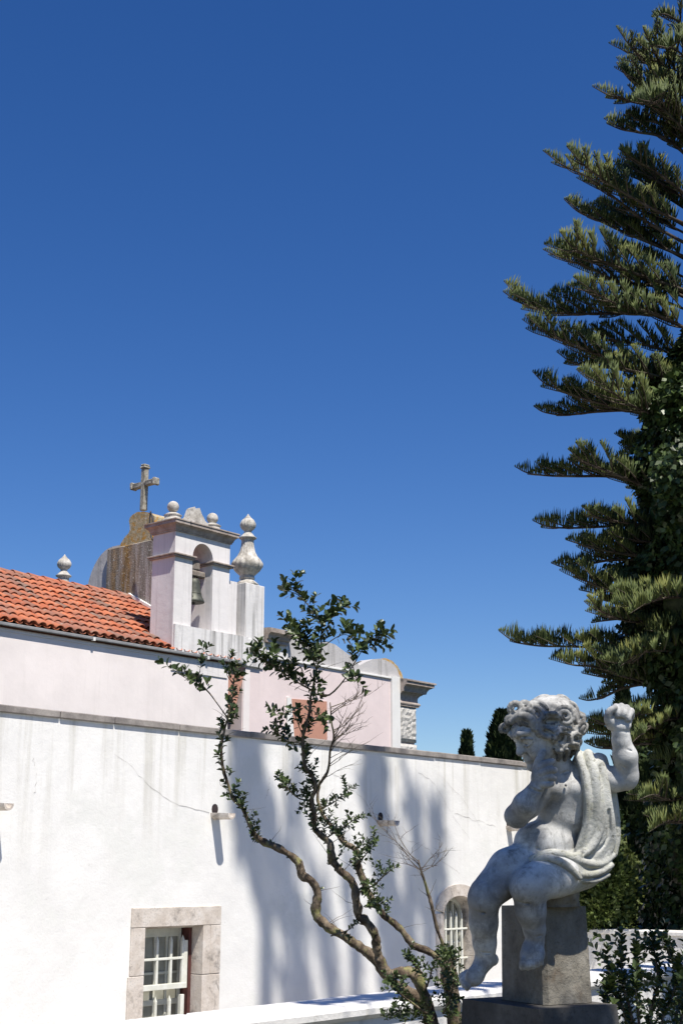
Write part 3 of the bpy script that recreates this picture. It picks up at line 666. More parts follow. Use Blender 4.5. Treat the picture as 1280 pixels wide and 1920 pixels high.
# ================================================================ sculpted forms: a small distance-field modeller
class Sculpt:
    """metric frame: x to the right, y up (both square to the viewing axis of the sculptor), z away; sizes in units U"""
    U = 4.66/F; D0 = 4.66
    def __init__(s, lo, hi, h=1.9):
        s.lo = np.array(lo, float); s.h = h; s.n = [int((b-a)/h)+1 for a, b in zip(lo, hi)]
        s.f = np.full(s.n, 40., np.float32); s.g = s.f; s.ax = [s.lo[i]+h*np.arange(s.n[i]) for i in range(3)]
    @staticmethod
    def C(p):   # (across, down, away) control triple -> frame coordinates in units U
        px, py, c = p; d = 1+c*Sculpt.U/Sculpt.D0
        return np.array([(px-640)*d, (960-py)*d, c*1.0])
    def _box(s, a, b):
        sl = []
        for i in range(3):
            i0 = max(0, int((a[i]-s.lo[i])/s.h)); i1 = min(s.n[i], int((b[i]-s.lo[i])/s.h)+2)
            if i1 <= i0: return None, None
            sl.append(slice(i0, i1))
        return tuple(sl), np.meshgrid(*[s.ax[i][sl[i]].astype(np.float32) for i in range(3)], indexing='ij', sparse=True)
    def _put(s, sl, d, k, sub):
        a = s.g[sl]
        if sub:
            h = np.clip(.5-.5*(d+a)/k, 0, 1); s.g[sl] = a*(1-h)+(-d)*h+k*h*(1-h)
        else:
            h = np.clip(.5+.5*(a-d)/k, 0, 1); s.g[sl] = a*(1-h)+d*h-k*h*(1-h)
    def cap(s, a, b, ra, rb, k=6, sub=False):
        a = np.asarray(a, float); b = np.asarray(b, float); m = max(ra, rb)+k*1.5+3
        sl, g = s._box(np.minimum(a, b)-m, np.maximum(a, b)+m)
        if sl is None: return
        v = b-a; L2 = max(v@v, 1e-6); p = [g[i]-a[i] for i in range(3)]
        t = np.clip((p[0]*v[0]+p[1]*v[1]+p[2]*v[2])/L2, 0, 1)
        d = np.sqrt((p[0]-t*v[0])**2+(p[1]-t*v[1])**2+(p[2]-t*v[2])**2)-(ra+(rb-ra)*t); s._put(sl, d, k, sub)
    def ell(s, c, r, k=6, ax=None, sub=False):
        c = np.asarray(c, float); r = np.asarray(r, float); m = max(r)+k*1.5+3; sl, g = s._box(c-m, c+m)
        if sl is None: return
        p = [g[i]-c[i] for i in range(3)]
        if ax is not None: p = [p[0]*a[0]+p[1]*a[1]+p[2]*a[2] for a in ax]
        q = np.sqrt((p[0]/r[0])**2+(p[1]/r[1])**2+(p[2]/r[2])**2); q2 = np.sqrt((p[0]/r[0]**2)**2+(p[1]/r[1]**2)**2+(p[2]/r[2]**2)**2)
        d = q*(q-1)/np.maximum(q2, 1e-6); s._put(sl, d, k, sub)
    def chain(s, pts, k=5, cam=True, sub=False, per=3):
        q = [np.append(s.C(p[:3]) if cam else np.array(p[:3], float), p[3]) for p in pts]
        if per > 1 and len(q) > 2:
            P = [2*q[0]-q[1]]+q+[2*q[-1]-q[-2]]; o = []
            for i in range(1, len(P)-2):
                for j in range(per):
                    t = j/per; a, b, c, d = P[i-1:i+3]; o.append(.5*(2*b+(c-a)*t+(2*a-5*b+4*c-d)*t*t+(3*b-a-3*c+d)*t**3))
            q = o+[q[-1]]
        R = max(a[3] for a in q)+k*1.5+3; A = np.array([a[:3] for a in q]); sl, g = s._box(A.min(0)-R, A.max(0)+R)
        if sl is None: return
        dm = None
        for a, b in zip(q[:-1], q[1:]):
            v = b[:3]-a[:3]; L2 = max(v@v, 1e-6); p = [g[i]-a[i] for i in range(3)]; t = np.clip((p[0]*v[0]+p[1]*v[1]+p[2]*v[2])/L2, 0, 1)
            d = np.sqrt((p[0]-t*v[0])**2+(p[1]-t*v[1])**2+(p[2]-t*v[2])**2)-(max(a[3], .8)+(max(b[3], .8)-max(a[3], .8))*t)
            dm = d if dm is None else np.minimum(dm, d)
        s._put(sl, dm, k, sub)
    def push(s): s.keep = s.g; s.g = np.full(s.n, 40., np.float32)
    def pop(s, k=3):
        d = s.g; a = s.keep; h = np.clip(.5+.5*(a-d)/k, 0, 1); s.g = a*(1-h)+d*h-k*h*(1-h)
    def mesh(s):
        f = s.g; n = f.shape; neg = f < 0; inside = neg.astype(np.int8)
        cnt = sum(inside[i:n[0]-1+i, j:n[1]-1+j, k:n[2]-1+k] for i in (0, 1) for j in (0, 1) for k in (0, 1))
        cells = np.argwhere((cnt > 0) & (cnt < 8)); idx = np.full([q-1 for q in n], -1, np.int32)
        idx[tuple(cells.T)] = np.arange(len(cells)); acc = np.zeros((len(cells), 3)); num = np.zeros(len(cells))
        for ax in range(3):
            o = [a for a in range(3) if a != ax]
            for u in (0, 1):
                for w in (0, 1):
                    c0 = cells.copy(); c0[:, o[0]] += u; c0[:, o[1]] += w; c1 = c0.copy(); c1[:, ax] += 1
                    a = f[tuple(c0.T)]; b = f[tuple(c1.T)]; m = (a < 0) != (b < 0); t = a[m]/(a[m]-b[m])
                    p = c0[m].astype(float); p[:, ax] += t; acc[m] += p; num[m] += 1
        V = acc/num[:, None]*s.h+s.lo; Q = []
        for ax in range(3):
            o = [(ax+1) % 3, (ax+2) % 3]; s0 = [slice(1, None)]*3; s0[ax] = slice(0, -1); s1 = list(s0); s1[ax] = slice(1, None)
            a = neg[tuple(s0)]; b = neg[tuple(s1)]; e = np.argwhere(a != b); fl = a[tuple(e.T)]
            e = e+1; e[:, ax] -= 1; ok = (e[:, o[0]] < n[o[0]]-1) & (e[:, o[1]] < n[o[1]]-1); e = e[ok]; fl = fl[ok]
            q = []
            for u, w in ((1, 1), (0, 1), (0, 0), (1, 0)):
                c = e.copy(); c[:, o[0]] -= u; c[:, o[1]] -= w; q.append(idx[tuple(c.T)])
            q = np.stack(q, 1); q[~fl] = q[~fl][:, ::-1]; Q.append(q)
        return V, np.concatenate(Q)
    def world(s, V):
        R_, U_, F_, E_ = (np.array(v) for v in (RT, UP, FW, EYE))
        V = V*s.U; return E_+V[:, :1]*R_+V[:, 1:2]*U_+(V[:, 2:]+s.D0)*F_
    def build(s, name, mat, parent, **kw):
        V, Q = s.mesh(); return np_mesh(name, s.world(V), Q, mat, parent, True, **kw)

C = Sculpt.C
ped_c = at(1022, 1885, 4.52)
fh = Vector((math.cos(YAW), math.sin(YAW), 0)); rh = Vector((math.sin(YAW), -math.cos(YAW), 0))
dR = rh*math.cos(math.radians(30))+fh*math.sin(math.radians(30)); dL = -rh*math.cos(math.radians(60))+fh*math.sin(math.radians(60))
zb_, zt_ = ped_c.z, at(1022, 1702, 4.52).z; corner = Vector((ped_c.x, ped_c.y, 0))
stat = thing('statue', corner+dR*.1+dL*.12+Vector((0, 0, zt_)), 'weathered marble statue of a curly-haired seated child raising a fist, on a stone pedestal', 'statue')

# ---- body
b = Sculpt((210, -910, -150), (565, -335, 75), 1.75)
cc = lambda p, q, ra, rb, k=8: b.cap(C(p), C(q), ra, rb, k)
b.ell(C((1064, 1488, 0)), (54, 46, 40), 10); b.ell(C((1056, 1528, 0)), (48, 42, 38), 14)
b.ell(C((1022, 1580, -10)), (59, 42, 45), 12); b.ell(C((1036, 1612, 8)), (64, 36, 48), 14)
cc((1034, 1458, -2), (1116, 1450, 8), 24, 26, 12)
b.ell(C((1043, 1480, -27)), (24, 17, 16), 8); b.ell(C((1082, 1478, -28)), (24, 17, 15), 8)
b.chain([(1030, 1494, -43, 2.2), (1045, 1498, -46, 2.4), (1062, 1492, -46, 2), (1080, 1496, -46, 2.4), (1098, 1490, -42, 2)], 3, sub=True)
b.chain([(1004, 1548, -36, 3), (1030, 1543, -42, 3.4), (1060, 1546, -43, 3.6), (1092, 1558, -38, 3.2)], 3, sub=True)
b.cap(C((1006, 1590, -56)), C((1008, 1592, -50)), 3, 2, 4, True); b.ell(C((1060, 1472, -44)), (3, 3, 3), 3); b.ell(C((1092, 1470, -42)), (3, 3, 3), 3)
cc((1046, 1440, 2), (1030, 1405, 0), 27, 30, 8)
b.chain([(1024, 1446, -22, 2), (1045, 1452, -26, 2), (1066, 1446, -22, 2)], 2.4, sub=True)
# raised left arm
b.push()
cc((1110, 1451, 6), (1150, 1462, 2), 27, 22); cc((1150, 1462, 2), (1174, 1462, -2), 22, 20); b.ell(C((1179, 1458, -3)), (16, 16, 17), 6)
cc((1176, 1448, -4), (1171, 1418, -8), 20, 22.5, 7); cc((1171, 1418, -8), (1164, 1390, -10), 22, 17.5, 7); cc((1164, 1390, -10), (1162, 1366, -11), 17.5, 17, 4)
b.chain([(1143, 1376, -18, 1.6), (1150, 1373, -27, 2), (1163, 1371, -30, 2), (1176, 1372, -26, 1.8), (1182, 1374, -16, 1.6)], 3, sub=True)
b.chain([(1156, 1406, -30, 1.4), (1168, 1403, -32, 1.8), (1182, 1408, -26, 1.4)], 2.4, sub=True)
b.chain([(1150, 1440, -14, 2), (1160, 1436, -24, 2), (1170, 1440, -25, 1.4)], 2.4, sub=True)
b.ell(C((1160, 1350, -8)), (24, 21, 17), 6); b.ell(C((1164, 1361, -17)), (18, 9, 11), 4); b.ell(C((1146, 1352, -18)), (9, 14, 10), 4)
b.ell(C((1163, 1342, -25)), (12, 8, 5), 3, sub=True)
for x, y in ((1154, 1326), (1164, 1325), (1174, 1328), (1182, 1334)):     # four fingers folded into the palm
    xt = 1166+(x-1166)*.72
    b.chain([(x, y+10, 6, 6.6), (x, y, -4, 6.8), (x, y+1, -17, 6.6)], 1.6); b.chain([(x, y+1, -17, 6.4), (xt, y+9, -25, 5.8), (xt, y+15, -26, 5.2)], 1.6)
b.chain([(1144, 1362, -14, 7.5), (1139, 1348, -20, 7.8), (1142, 1334, -24, 7), (1152, 1327, -26, 5.6)], 2.2)
b.pop(5)
# folded right arm
b.push()
cc((1030, 1464, -14), (992, 1508, -28), 25, 23, 7); cc((992, 1508, -28), (970, 1530, -38), 23, 21, 7); b.ell(C((966, 1530, -42)), (20, 18, 18), 6)
cc((968, 1530, -44), (984, 1508, -62), 21, 22, 7); cc((984, 1508, -62), (1004, 1478, -64), 21, 14.5, 7)
b.chain([(990, 1476, -70, 1.5), (1002, 1482, -78, 1.8), (1016, 1486, -72, 1.5)], 3, sub=True)
b.ell(C((1011, 1458, -62)), (16, 23, 13), 5)
b.chain([(1004, 1444, -60, 7.6), (1009, 1426, -60, 7.3), (1018, 1412, -56, 6.2)], 1.8)
b.chain([(1012, 1440, -66, 7.6), (1024, 1431, -68, 7.2), (1035, 1428, -62, 6.2)], 1.6)
b.chain([(1014, 1450, -70, 7.8), (1028, 1443, -72, 7.4), (1039, 1444, -64, 6.2)], 1.6)
b.chain([(1014, 1461, -70, 7.4), (1027, 1456, -72, 7), (1037, 1459, -64, 6)], 1.6)
b.chain([(1006, 1468, -68, 7.4), (1022, 1471, -74, 6.8), (1033, 1470, -68, 5.6)], 1.8)
b.pop(2.6)
# legs
b.push()
cc((1004, 1612, -10), (956, 1634, -42), 43, 41, 12); cc((956, 1634, -42), (911, 1676, -78), 41, 31, 10); b.ell(C((903, 1686, -86)), (25, 25, 23), 8)
cc((907, 1690, -80), (906, 1730, -72), 28, 25.5, 8); cc((906, 1730, -72), (908, 1768, -64), 25.5, 21.5, 8); cc((908, 1768, -64), (910, 1796, -62), 21, 18, 6)
b.ell(C((921, 1799, -50)), (13, 12, 14), 6); cc((908, 1800, -62), (886, 1836, -78), 18, 12.5, 6); b.ell(C((890, 1830, -76)), (17, 17, 12), 6)
for i, (dx, dy) in enumerate(((-2, 0), (-7, -4), (-11, -10), (-14, -15), (-15, -21))):
    b.chain([(884+dx*.6, 1838+dy*.75, -80+i*5, 6.6-i*.5), (878+dx*.9, 1849+dy, -84+i*6, 6-i*.5), (877+dx, 1853+dy, -82+i*6, 5-i*.4)], 1.6)
b.chain([(892, 1782, -80, 1.5), (905, 1787, -84, 2), (918, 1786, -80, 1.5)], 2.4, sub=True)
b.chain([(884, 1668, -104, 2.), (896, 1662, -110, 2.4), (912, 1664, -106, 2)], 3, sub=True); b.chain([(884, 1708, -100, 2.), (898, 1712, -106, 2.4), (914, 1708, -100, 2)], 3, sub=True)
b.pop(7); b.push()
cc((1084, 1622, 0), (1040, 1638, -52), 42, 41, 12); cc((1040, 1638, -52), (991, 1660, -100), 41, 34, 10); b.ell(C((981, 1666, -112)), (25, 24, 22), 8)
cc((990, 1672, -100), (994, 1706, -96), 29, 27.5, 8); cc((994, 1706, -96), (1001, 1742, -92), 27, 20, 8); cc((1001, 1742, -92), (1003, 1764, -92), 19.5, 17, 6)
b.ell(C((1006, 1774, -80)), (13, 13, 16), 6); b.ell(C((998, 1784, -104)), (21, 24, 14), 6, ax=[np.array(v) for v in ((1, 0, 0), (0, .9, .43), (0, -.43, .9))]); b.ell(C((986, 1792, -110)), (12, 14, 10), 5); b.ell(C((1009, 1790, -108)), (11, 13, 9), 5)
for i, (x, y) in enumerate(((979, 1813), (989, 1815), (998, 1814), (1006, 1811), (1014, 1807))):
    b.chain([(x+(4 if i < 2 else 0), y-19, -114, 6.6-i*.4), (x, y-7, -120, 6.4-i*.5), (x, y, -118, (6.6, 5.2, 4.9, 4.6, 4.3)[i])], 1.5)
b.chain([(984, 1752, -106, 1.5), (1000, 1758, -114, 2), (1014, 1754, -108, 1.5)], 2.4, sub=True)
b.chain([(966, 1648, -132, 1.6), (980, 1642, -138, 2.), (996, 1646, -132, 1.6)], 3, sub=True); b.chain([(968, 1690, -120, 1.8), (984, 1694, -126, 2.2), (1000, 1690, -122, 1.8)], 3, sub=True)
b.pop(5)
# ---- head: its own axes f (face), u (crown), s (away side)
hf = np.array((-.80, -.45, -.40)); hf /= np.linalg.norm(hf); hu = np.array((-.46, .885, -.08)); hu -= hf*(hu@hf); hu /= np.linalg.norm(hu); hs = np.cross(hf, hu)
if hs[2] < 0: hs = -hs
HC = C((1024, 1378, -4)); H = lambda f, u, s: HC+hf*f+hu*u+hs*s; AX = [hf, hu, hs]
b.push()
he = lambda p, r, k=6, sub=False: b.ell(H(*p), r, k, AX, sub)
hc = lambda p, q, ra, rb, k=3, sub=False: b.cap(H(*p), H(*q), ra, rb, k, sub)
he((-6, 14, 0), (58, 47, 48)); he((22, 0, 0), (39, 44, 39), 8); he((38, 30, 0), (24, 21, 31), 8); he((32, -34, 0), (26, 15, 25), 8)
for s in (-1, 1):
    he((35, -9, 19*s), (22, 21, 19), 6); he((58, 19, 20*s), (14, 11, 14), 4, True); he((45.5, 18.5, 18*s), (11, 9.5, 10.5), 1.)
    lid = [(51, 16, 7), (55.5, 23.5, 10), (58, 27, 16), (55, 26, 24), (46, 19, 30)]
    for p, q in zip(lid[:-1], lid[1:]): hc((p[0], p[1], p[2]*s), (q[0], q[1], q[2]*s), 2.6, 2.6, 1.)
    lid = [(52, 14, 8), (56, 10, 13), (55.5, 9, 20), (47, 14, 29)]
    for p, q in zip(lid[:-1], lid[1:]): hc((p[0], p[1], p[2]*s), (q[0], q[1], q[2]*s), 2.3, 2.3, 1.3)
    gr = [(60, 22, 5), (61, 30, 11), (60, 32, 18), (55, 30, 27)]
    for p, q in zip(gr[:-1], gr[1:]): hc((p[0]-1, p[1], p[2]*s), (q[0]-1, q[1], q[2]*s), 2.2, 2.2, 1, True)
    gr = [(57, 8, 9), (58, 5, 15), (55, 6, 23)]
    for p, q in zip(gr[:-1], gr[1:]): hc((p[0], p[1], p[2]*s), (q[0], q[1], q[2]*s), 1.8, 1.8, 1, True)
    hc((62, -1, 9*s), (54, -10, 14*s), 1.8, 1.4, 2, True); hc((61, 34, 7*s), (58, 37, 17*s), 4.5, 5, 3); hc((58, 37, 17*s), (45, 33, 30*s), 5, 4, 3)
    he((60.5, 1.5, 6*s), (5, 4.5, 4), 1.6); he((64, -3.5, 3.6*s), (2, 2.2, 1.8), 1, True)
    # ear
    q = [(0, 2, 45), (2, 10, 48), (-5, 15, 51), (-13, 11, 52), (-15, 1, 50), (-9, -9, 47), (0, -14, 45), (4, -9, 44)]
    for p, r in zip(q[:-1], q[1:]): hc((p[0]+4, p[1]-3, p[2]*s), (r[0]+4, r[1]-3, r[2]*s), 3.6, 3.6, 2)
    he((-2, -1, 48*s), (4, 6, 4), 2, True); he((4, -16, 44*s), (5, 6, 4), 2)
    hc((57, -6, 9*s), (52, -14, 15*s), 1.6, 1.4, 3, True)
hc((56, 20, 0), (64, 6, 0), 5, 6, 5); he((66.5, 1.5, 0), (6.8, 6.2, 6.5), 3)
hc((60, -11, -1), (54, -14, -11), 3.8, 2.4, 2); hc((60, -11, 1), (54, -14, 11), 3.8, 2.4, 2); hc((58.5, -19.5, -4), (58.5, -19.5, 4), 4.6, 4.6, 2.4)
hc((62, -15.4, -6), (62, -15.4, 6), 1.4, 1.4, 1, True); hc((58, -15.6, -12), (62, -15.4, -5), 1.1, 1.4, 1, True); hc((58, -15.6, 12), (62, -15.4, 5), 1.1, 1.4, 1, True)
he((57.5, -26, 0), (3, 2.5, 10), 3, True); he((52, -34, 0), (14, 12, 15), 5); he((50, -18, 0), (13, 10, 16), 5); hc((40, -44, -14), (46, -46, 0), 1.8, 1.8, 4, True)
b.pop(4)
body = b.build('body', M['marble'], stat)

# ---- hair
h = Sculpt((280, -490, -80), (475, -335, 75), 1.45)
hh = lambda p, r, k=6, sub=False: h.ell(H(*p), r, k, AX, sub)
hh((-12, 18, 0), (62, 49, 53)); hh((-34, -10, 0), (37, 36, 44), 10)
h.cap(H(62, 26, 0), H(50, -40, 0), 45, 46, 8, True); h.cap(H(20, -30, 0), H(60, -60, 0), 30, 40, 6, True)
for s in (-1, 1): h.ell(H(12, -12, 54*s), (16, 20, 16), 4, AX, True)
def curl(c, n, R, turns=1.7, r=4.2, ph=0., lift=5, k=1.2, hole=True):
    n = n/np.linalg.norm(n); t = np.cross(n, (.3, 1, .2)); t /= np.linalg.norm(t); w = np.cross(n, t); pts = []
    m = int(turns*14)
    for i in range(m+1):
        u = i/m; a = ph+turns*2*math.pi*u; rr = R*(1-u)**.9+1.6; pts.append(c+n*(lift*u**.7-1)+(t*math.cos(a)+w*math.sin(a))*rr)
    for i in range(m): h.cap(pts[i], pts[i+1], r*(.75+.35*math.sin(math.pi*(i/m)**.6)), r*(.75+.35*math.sin(math.pi*((i+1)/m)**.6)), k)
    if hole: h.cap(c+n*12, c-n*2, 2.4, 1.8, 1, True)
rr = random.Random(11)
def surf(q):               # point and outward normal on the hair cap for a unit direction in head axes
    q = q/np.linalg.norm(q); f, u, s_ = -14+60*q[0], 15+49*q[1], 53*q[2]
    if q[1] < -.25: f -= 8; u -= 4
    n = hf*q[0]/60+hu*q[1]/48+hs*q[2]/52; return H(f, u, s_), n/np.linalg.norm(n)
def lock(q, d, L, rows=3, r=3.6, bend=0., curl_end=True):
    """a wavy lock: parallel ridges that flow over the head and end in a curl"""
    q = np.array(q, float); q /= np.linalg.norm(q); d = np.array(d, float); d -= q*(d@q); d /= np.linalg.norm(d); n_ = 7; pts = []
    for i in range(n_+1):
        pts.append((q.copy(), d.copy())); sd = np.cross(q, d); w = bend*math.cos(i*1.1); d = d+sd*w; d -= q*(d@q); d /= np.linalg.norm(d); q = q+d*L/55/n_; q /= np.linalg.norm(q)
    for k in range(rows):
        o = (k-(rows-1)/2)*r*1.5/55; c = []
        for i, (a_, b_) in enumerate(pts):
            t = i/n_; sd = np.cross(a_, b_); p, n = surf(a_+sd*o*(1-.55*t)); c.append(np.append(p+n*(.8+2.4*math.sin(math.pi*min(1, t*1.1))-abs(k-(rows-1)/2)*.9), r*(1.05-.4*t)))
        h.chain(c, 1.3, cam=False, per=1)
    if curl_end:
        p, n = surf(pts[-1][0]); curl(p+n*4, n, r*2.5, 1.35, r*.95, rr.uniform(0, 6), 5, 1.5)
for i in range(58):
    z_ = 1-2*(i+.5)/58; a = i*2.39996; q = np.array((math.sqrt(1-z_*z_)*math.cos(a), math.sqrt(1-z_*z_)*math.sin(a), z_))
    if q[0] > .55 and q[1] < .75: continue
    if q[1] < -.15 and q[0] > -.1: continue
    if q[1] < -.8: continue
    away = q-np.array((-.6, .8, 0)); lock(q, away+np.array((rr.uniform(-.3, .3), -.35, rr.uniform(-.3, .3))), rr.uniform(26, 42), rr.choice((2, 3, 3)), rr.uniform(3.4, 4.6), rr.uniform(-.75, .75), q[1] < .1 and rr.random() < .5)
for f, u, s_ in ((-50, -28, 12), (-44, -24, -30), (-30, -34, -36), (-26, -22, -44), (-40, -38, -8), (-30, -32, 34), (-20, -12, -50)):
    q = np.array((f+30, u+8, s_)); n = hf*q[0]+hu*q[1]+hs*q[2]; curl(H(f, u, s_), n, 10, 1.5, 4, rr.uniform(0, 6), 4)
# the named locks over the brow and temple
def front(px, py):
    p = C((px, py, 0)); i = int((p[0]-h.lo[0])/h.h); j = int((p[1]-h.lo[1])/h.h); col = h.g[i, j]; k = np.argmax(col < 0)
    if col.min() >= 0: k = int(np.argmin(col))
    g = np.array([h.g[i+2, j, k]-h.g[i-2, j, k], h.g[i, j+2, k]-h.g[i, j-2, k], h.g[i, j, min(k+2, h.n[2]-1)]-h.g[i, j, k-2]]); z = h.lo[2]+k*h.h
    return np.array([p[0], p[1], z]), g/(np.linalg.norm(g)+1e-6)
c, n = front(1051, 1336); n = n*.6+np.array((0, 0, -.6)); curl(c+n*1, n, 20, 2.3, 3.7, 1, 4, 1.5, hole=False); h.cap(c+n*3, c+n*14, 2.6, 3, 1, True)
def arc(px, py, R, a0, a1, r, lift=3., sq=1.0):
    q = []
    for i in range(9):
        a = math.radians(a0+(a1-a0)*i/8); x, y = px+R*math.cos(a), py-R*sq*math.sin(a); c, n = front(x, y); q.append(np.append(c+(n*.5+np.array((0, 0, -.5)))*lift, r*(.65+.45*math.sin(math.pi*i/8))))
    h.chain(q, 1.5, cam=False, per=1)
for u in ((1026, 1344, 12, 20, 200, 3.6, 4, .8), (1026, 1344, 18, 10, 190, 3.8, 3, .8), (1024, 1350, 15, 200, 350, 3.6, 4, .7), (1020, 1356, 20, 195, 330, 4, 3, .8), (1043, 1378, 13, 40, 200, 4, 5, 1.2), (1043, 1378, 19, 30, 170, 4, 3, 1.1),
          (1040, 1382, 14, 230, 340, 3.5, 3, 1.2), (1071, 1378, 10, 0, 330, 3.2, 3, 1.1), (1001, 1333, 11, -40, 250, 3.8, 4, 1), (1004, 1330, 17, 20, 160, 4, 3, 1), (1064, 1400, 15, -60, 120, 3.6, 2, 1), (1056, 1412, 16, -70, 100, 3.6, 2, 1)): arc(*u)
def cavity(a, b_, r):
    p, n1 = front(*a); q, n2 = front(*b_); v = np.array((0, 0, -1.)); m_ = 5
    for i in range(m_+1):
        t = i/m_; c = p*(1-t)+q*t; h.cap(c+v*14, c-v*5, r*1.1, r*.7, 1.5, True)
CAV = [((1018, 1345), (1034, 1343), 4.6), ((1040, 1370), (1044, 1387), 5.6), ((1000, 1331), (1002, 1337), 4), ((1070, 1375), (1072, 1381), 3.6), ((1014, 1360), (1026, 1366), 3.2), ((1052, 1360), (1060, 1366), 2.6)]
for px, py, c_, R, r, n, tn in ((989, 1347, -44, 17, 4.6, (-.3, .1, -1), 1.9), (967, 1329, -28, 12, 5, (-.3, .1, -1), 1.2), (946, 1367, -12, 7.5, 4.2, (-.3, .1, -1), 1.2), (958, 1351, -28, 9, 4.5, (-.4, .3, -.9), 1.1), (984, 1326, -26, 10, 5, (-.1, .5, -.9), 1.2)):
    curl(C((px, py, c_)), np.array(n, float), R, tn, r, 2.2, 3, 1.5, hole=(R < 16))
h.cap(C((996, 1352, -70)), C((994, 1352, -48)), 5.5, 4.5, 1.5, True); h.cap(C((967, 1329, -50)), C((967, 1330, -24)), 4.6, 3.6, 1.5, True)
for ch_ in ([(960, 1352, -30, 6), (975, 1342, -42, 7), (995, 1350, -52, 7), (1000, 1366, -54, 5)], [(1008, 1350, -48, 6), (1020, 1366, -54, 6), (1034, 1366, -54, 5), (1040, 1380, -54, 5)],
            [(1010, 1362, -52, 5), (1012, 1374, -56, 5), (1024, 1382, -57, 4), (1031, 1378, -58, 3)], [(948, 1360, -18, 5), (960, 1345, -26, 6), (975, 1332, -30, 6)], [(1000, 1322, -22, 7), (1020, 1320, -26, 7), (1040, 1326, -34, 6)],
            [(1044, 1398, -46, 5), (1050, 1412, -40, 5), (1046, 1424, -30, 4)], [(1058, 1394, -42, 5), (1064, 1410, -34, 5), (1058, 1424, -24, 4)]):
    h.chain(ch_, 2.5)
for u in CAV: cavity(*u)
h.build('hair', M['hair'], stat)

# ---- drape
d = Sculpt((330, -710, -125), (545, -440, 60), 1.75)
d.chain([(1094, 1432, -2, 20), (1110, 1488, -8, 30), (1116, 1545, -8, 33), (1102, 1602, -10, 36)], 10); d.chain([(1120, 1440, 20, 20), (1124, 1520, 18, 28), (1114, 1600, 10, 34)], 10)
d.ell(C((1104, 1430, 6)), (32, 15, 26), 8); d.cap(C((1086, 1622, 2)), C((1052, 1634, -36)), 45.5, 44, 8)
d.chain([(1084, 1432, 26, 8), (1084, 1415, 8, 8), (1082, 1413, -16, 7), (1093, 1445, -35, 8), (1100, 1490, -44, 8), (1100, 1530, -44, 8), (1094, 1562, -44, 7), (1082, 1594, -46, 6)], 6)
d.chain([(1106, 1436, 30, 9), (1104, 1417, 10, 9), (1102, 1416, -10, 9), (1112, 1450, -28, 11), (1115, 1500, -34, 11), (1111, 1545, -36, 9), (1092, 1592, -44, 6)], 4)
d.chain([(1130, 1445, 30, 10), (1124, 1424, 14, 10), (1120, 1424, -2, 10), (1129, 1455, -12, 11), (1134, 1500, -20, 12), (1141, 1545, -20, 12), (1142, 1582, -18, 11), (1128, 1610, -28, 8), (1092, 1620, -46, 7)], 4)
d.chain([(1122, 1480, -34, 4), (1128, 1530, -38, 6), (1120, 1568, -42, 7), (1100, 1596, -50, 7), (1066, 1608, -64, 6)], 3.5)
d.chain([(1128, 1424, 10, 10), (1146, 1490, 8, 10), (1154, 1560, 4, 9), (1148, 1600, -2, 9)], 5)
d.chain([(986, 1616, -58, 4.5), (1008, 1604, -66, 6.5), (1035, 1599, -68, 7.5), (1062, 1604, -66, 7.5), (1092, 1616, -56, 7), (1124, 1620, -38, 7), (1148, 1604, -20, 6)], 4)
d.chain([(996, 1618, -72, 4.5), (1022, 1608, -84, 6.5), (1048, 1614, -90, 7), (1068, 1628, -88, 6.5), (1086, 1646, -80, 5)], 4)
d.chain([(1062, 1628, -70, 5), (1092, 1640, -62, 6), (1122, 1636, -44, 6), (1146, 1622, -28, 5)], 4)
d.chain([(1070, 1640, -70, 4), (1095, 1651, -58, 5), (1120, 1650, -44, 4.5), (1140, 1640, -30, 4)], 3)
d.chain([(1040, 1640, 30, 26), (1090, 1640, 30, 28), (1130, 1620, 20, 18)], 8)
for q in ([(1106, 1440, -40, 3), (1108, 1490, -50, 3.5), (1106, 1545, -50, 3.2), (1086, 1604, -56, 2)], [(1124, 1462, -30, 2.5), (1128, 1510, -42, 3), (1119, 1560, -50, 3), (1092, 1602, -58, 2)], [(1140, 1520, -32, 3), (1139, 1570, -34, 3), (1112, 1606, -48, 2.5)], [(1080, 1622, -78, 2.5), (1104, 1630, -62, 3), (1132, 1628, -44, 2.5)], [(1040, 1606, -86, 2.), (1060, 1612, -86, 2.5), (1080, 1620, -76, 2)]):
    d.chain(q, 3, sub=True)
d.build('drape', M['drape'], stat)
# ---- rock seat
k = Sculpt((360, -760, -70), (480, -640, 100), 2.6)
k.chain([(1042, 1638, 8, 52), (1044, 1662, 2, 42), (1042, 1690, 2, 42), (1038, 1714, 4, 52)], 8, per=2)
kv, kq = k.mesh(); kw = k.world(kv); kw = kw+np.array([[noise.noise(Vector(p)*22)*.008 for _ in range(3)] for p in kw]); kw[:, 2] = np.maximum(kw[:, 2], zt_+.0)
np_mesh('rock_seat', kw, kq, M['pedestal'], stat, True)

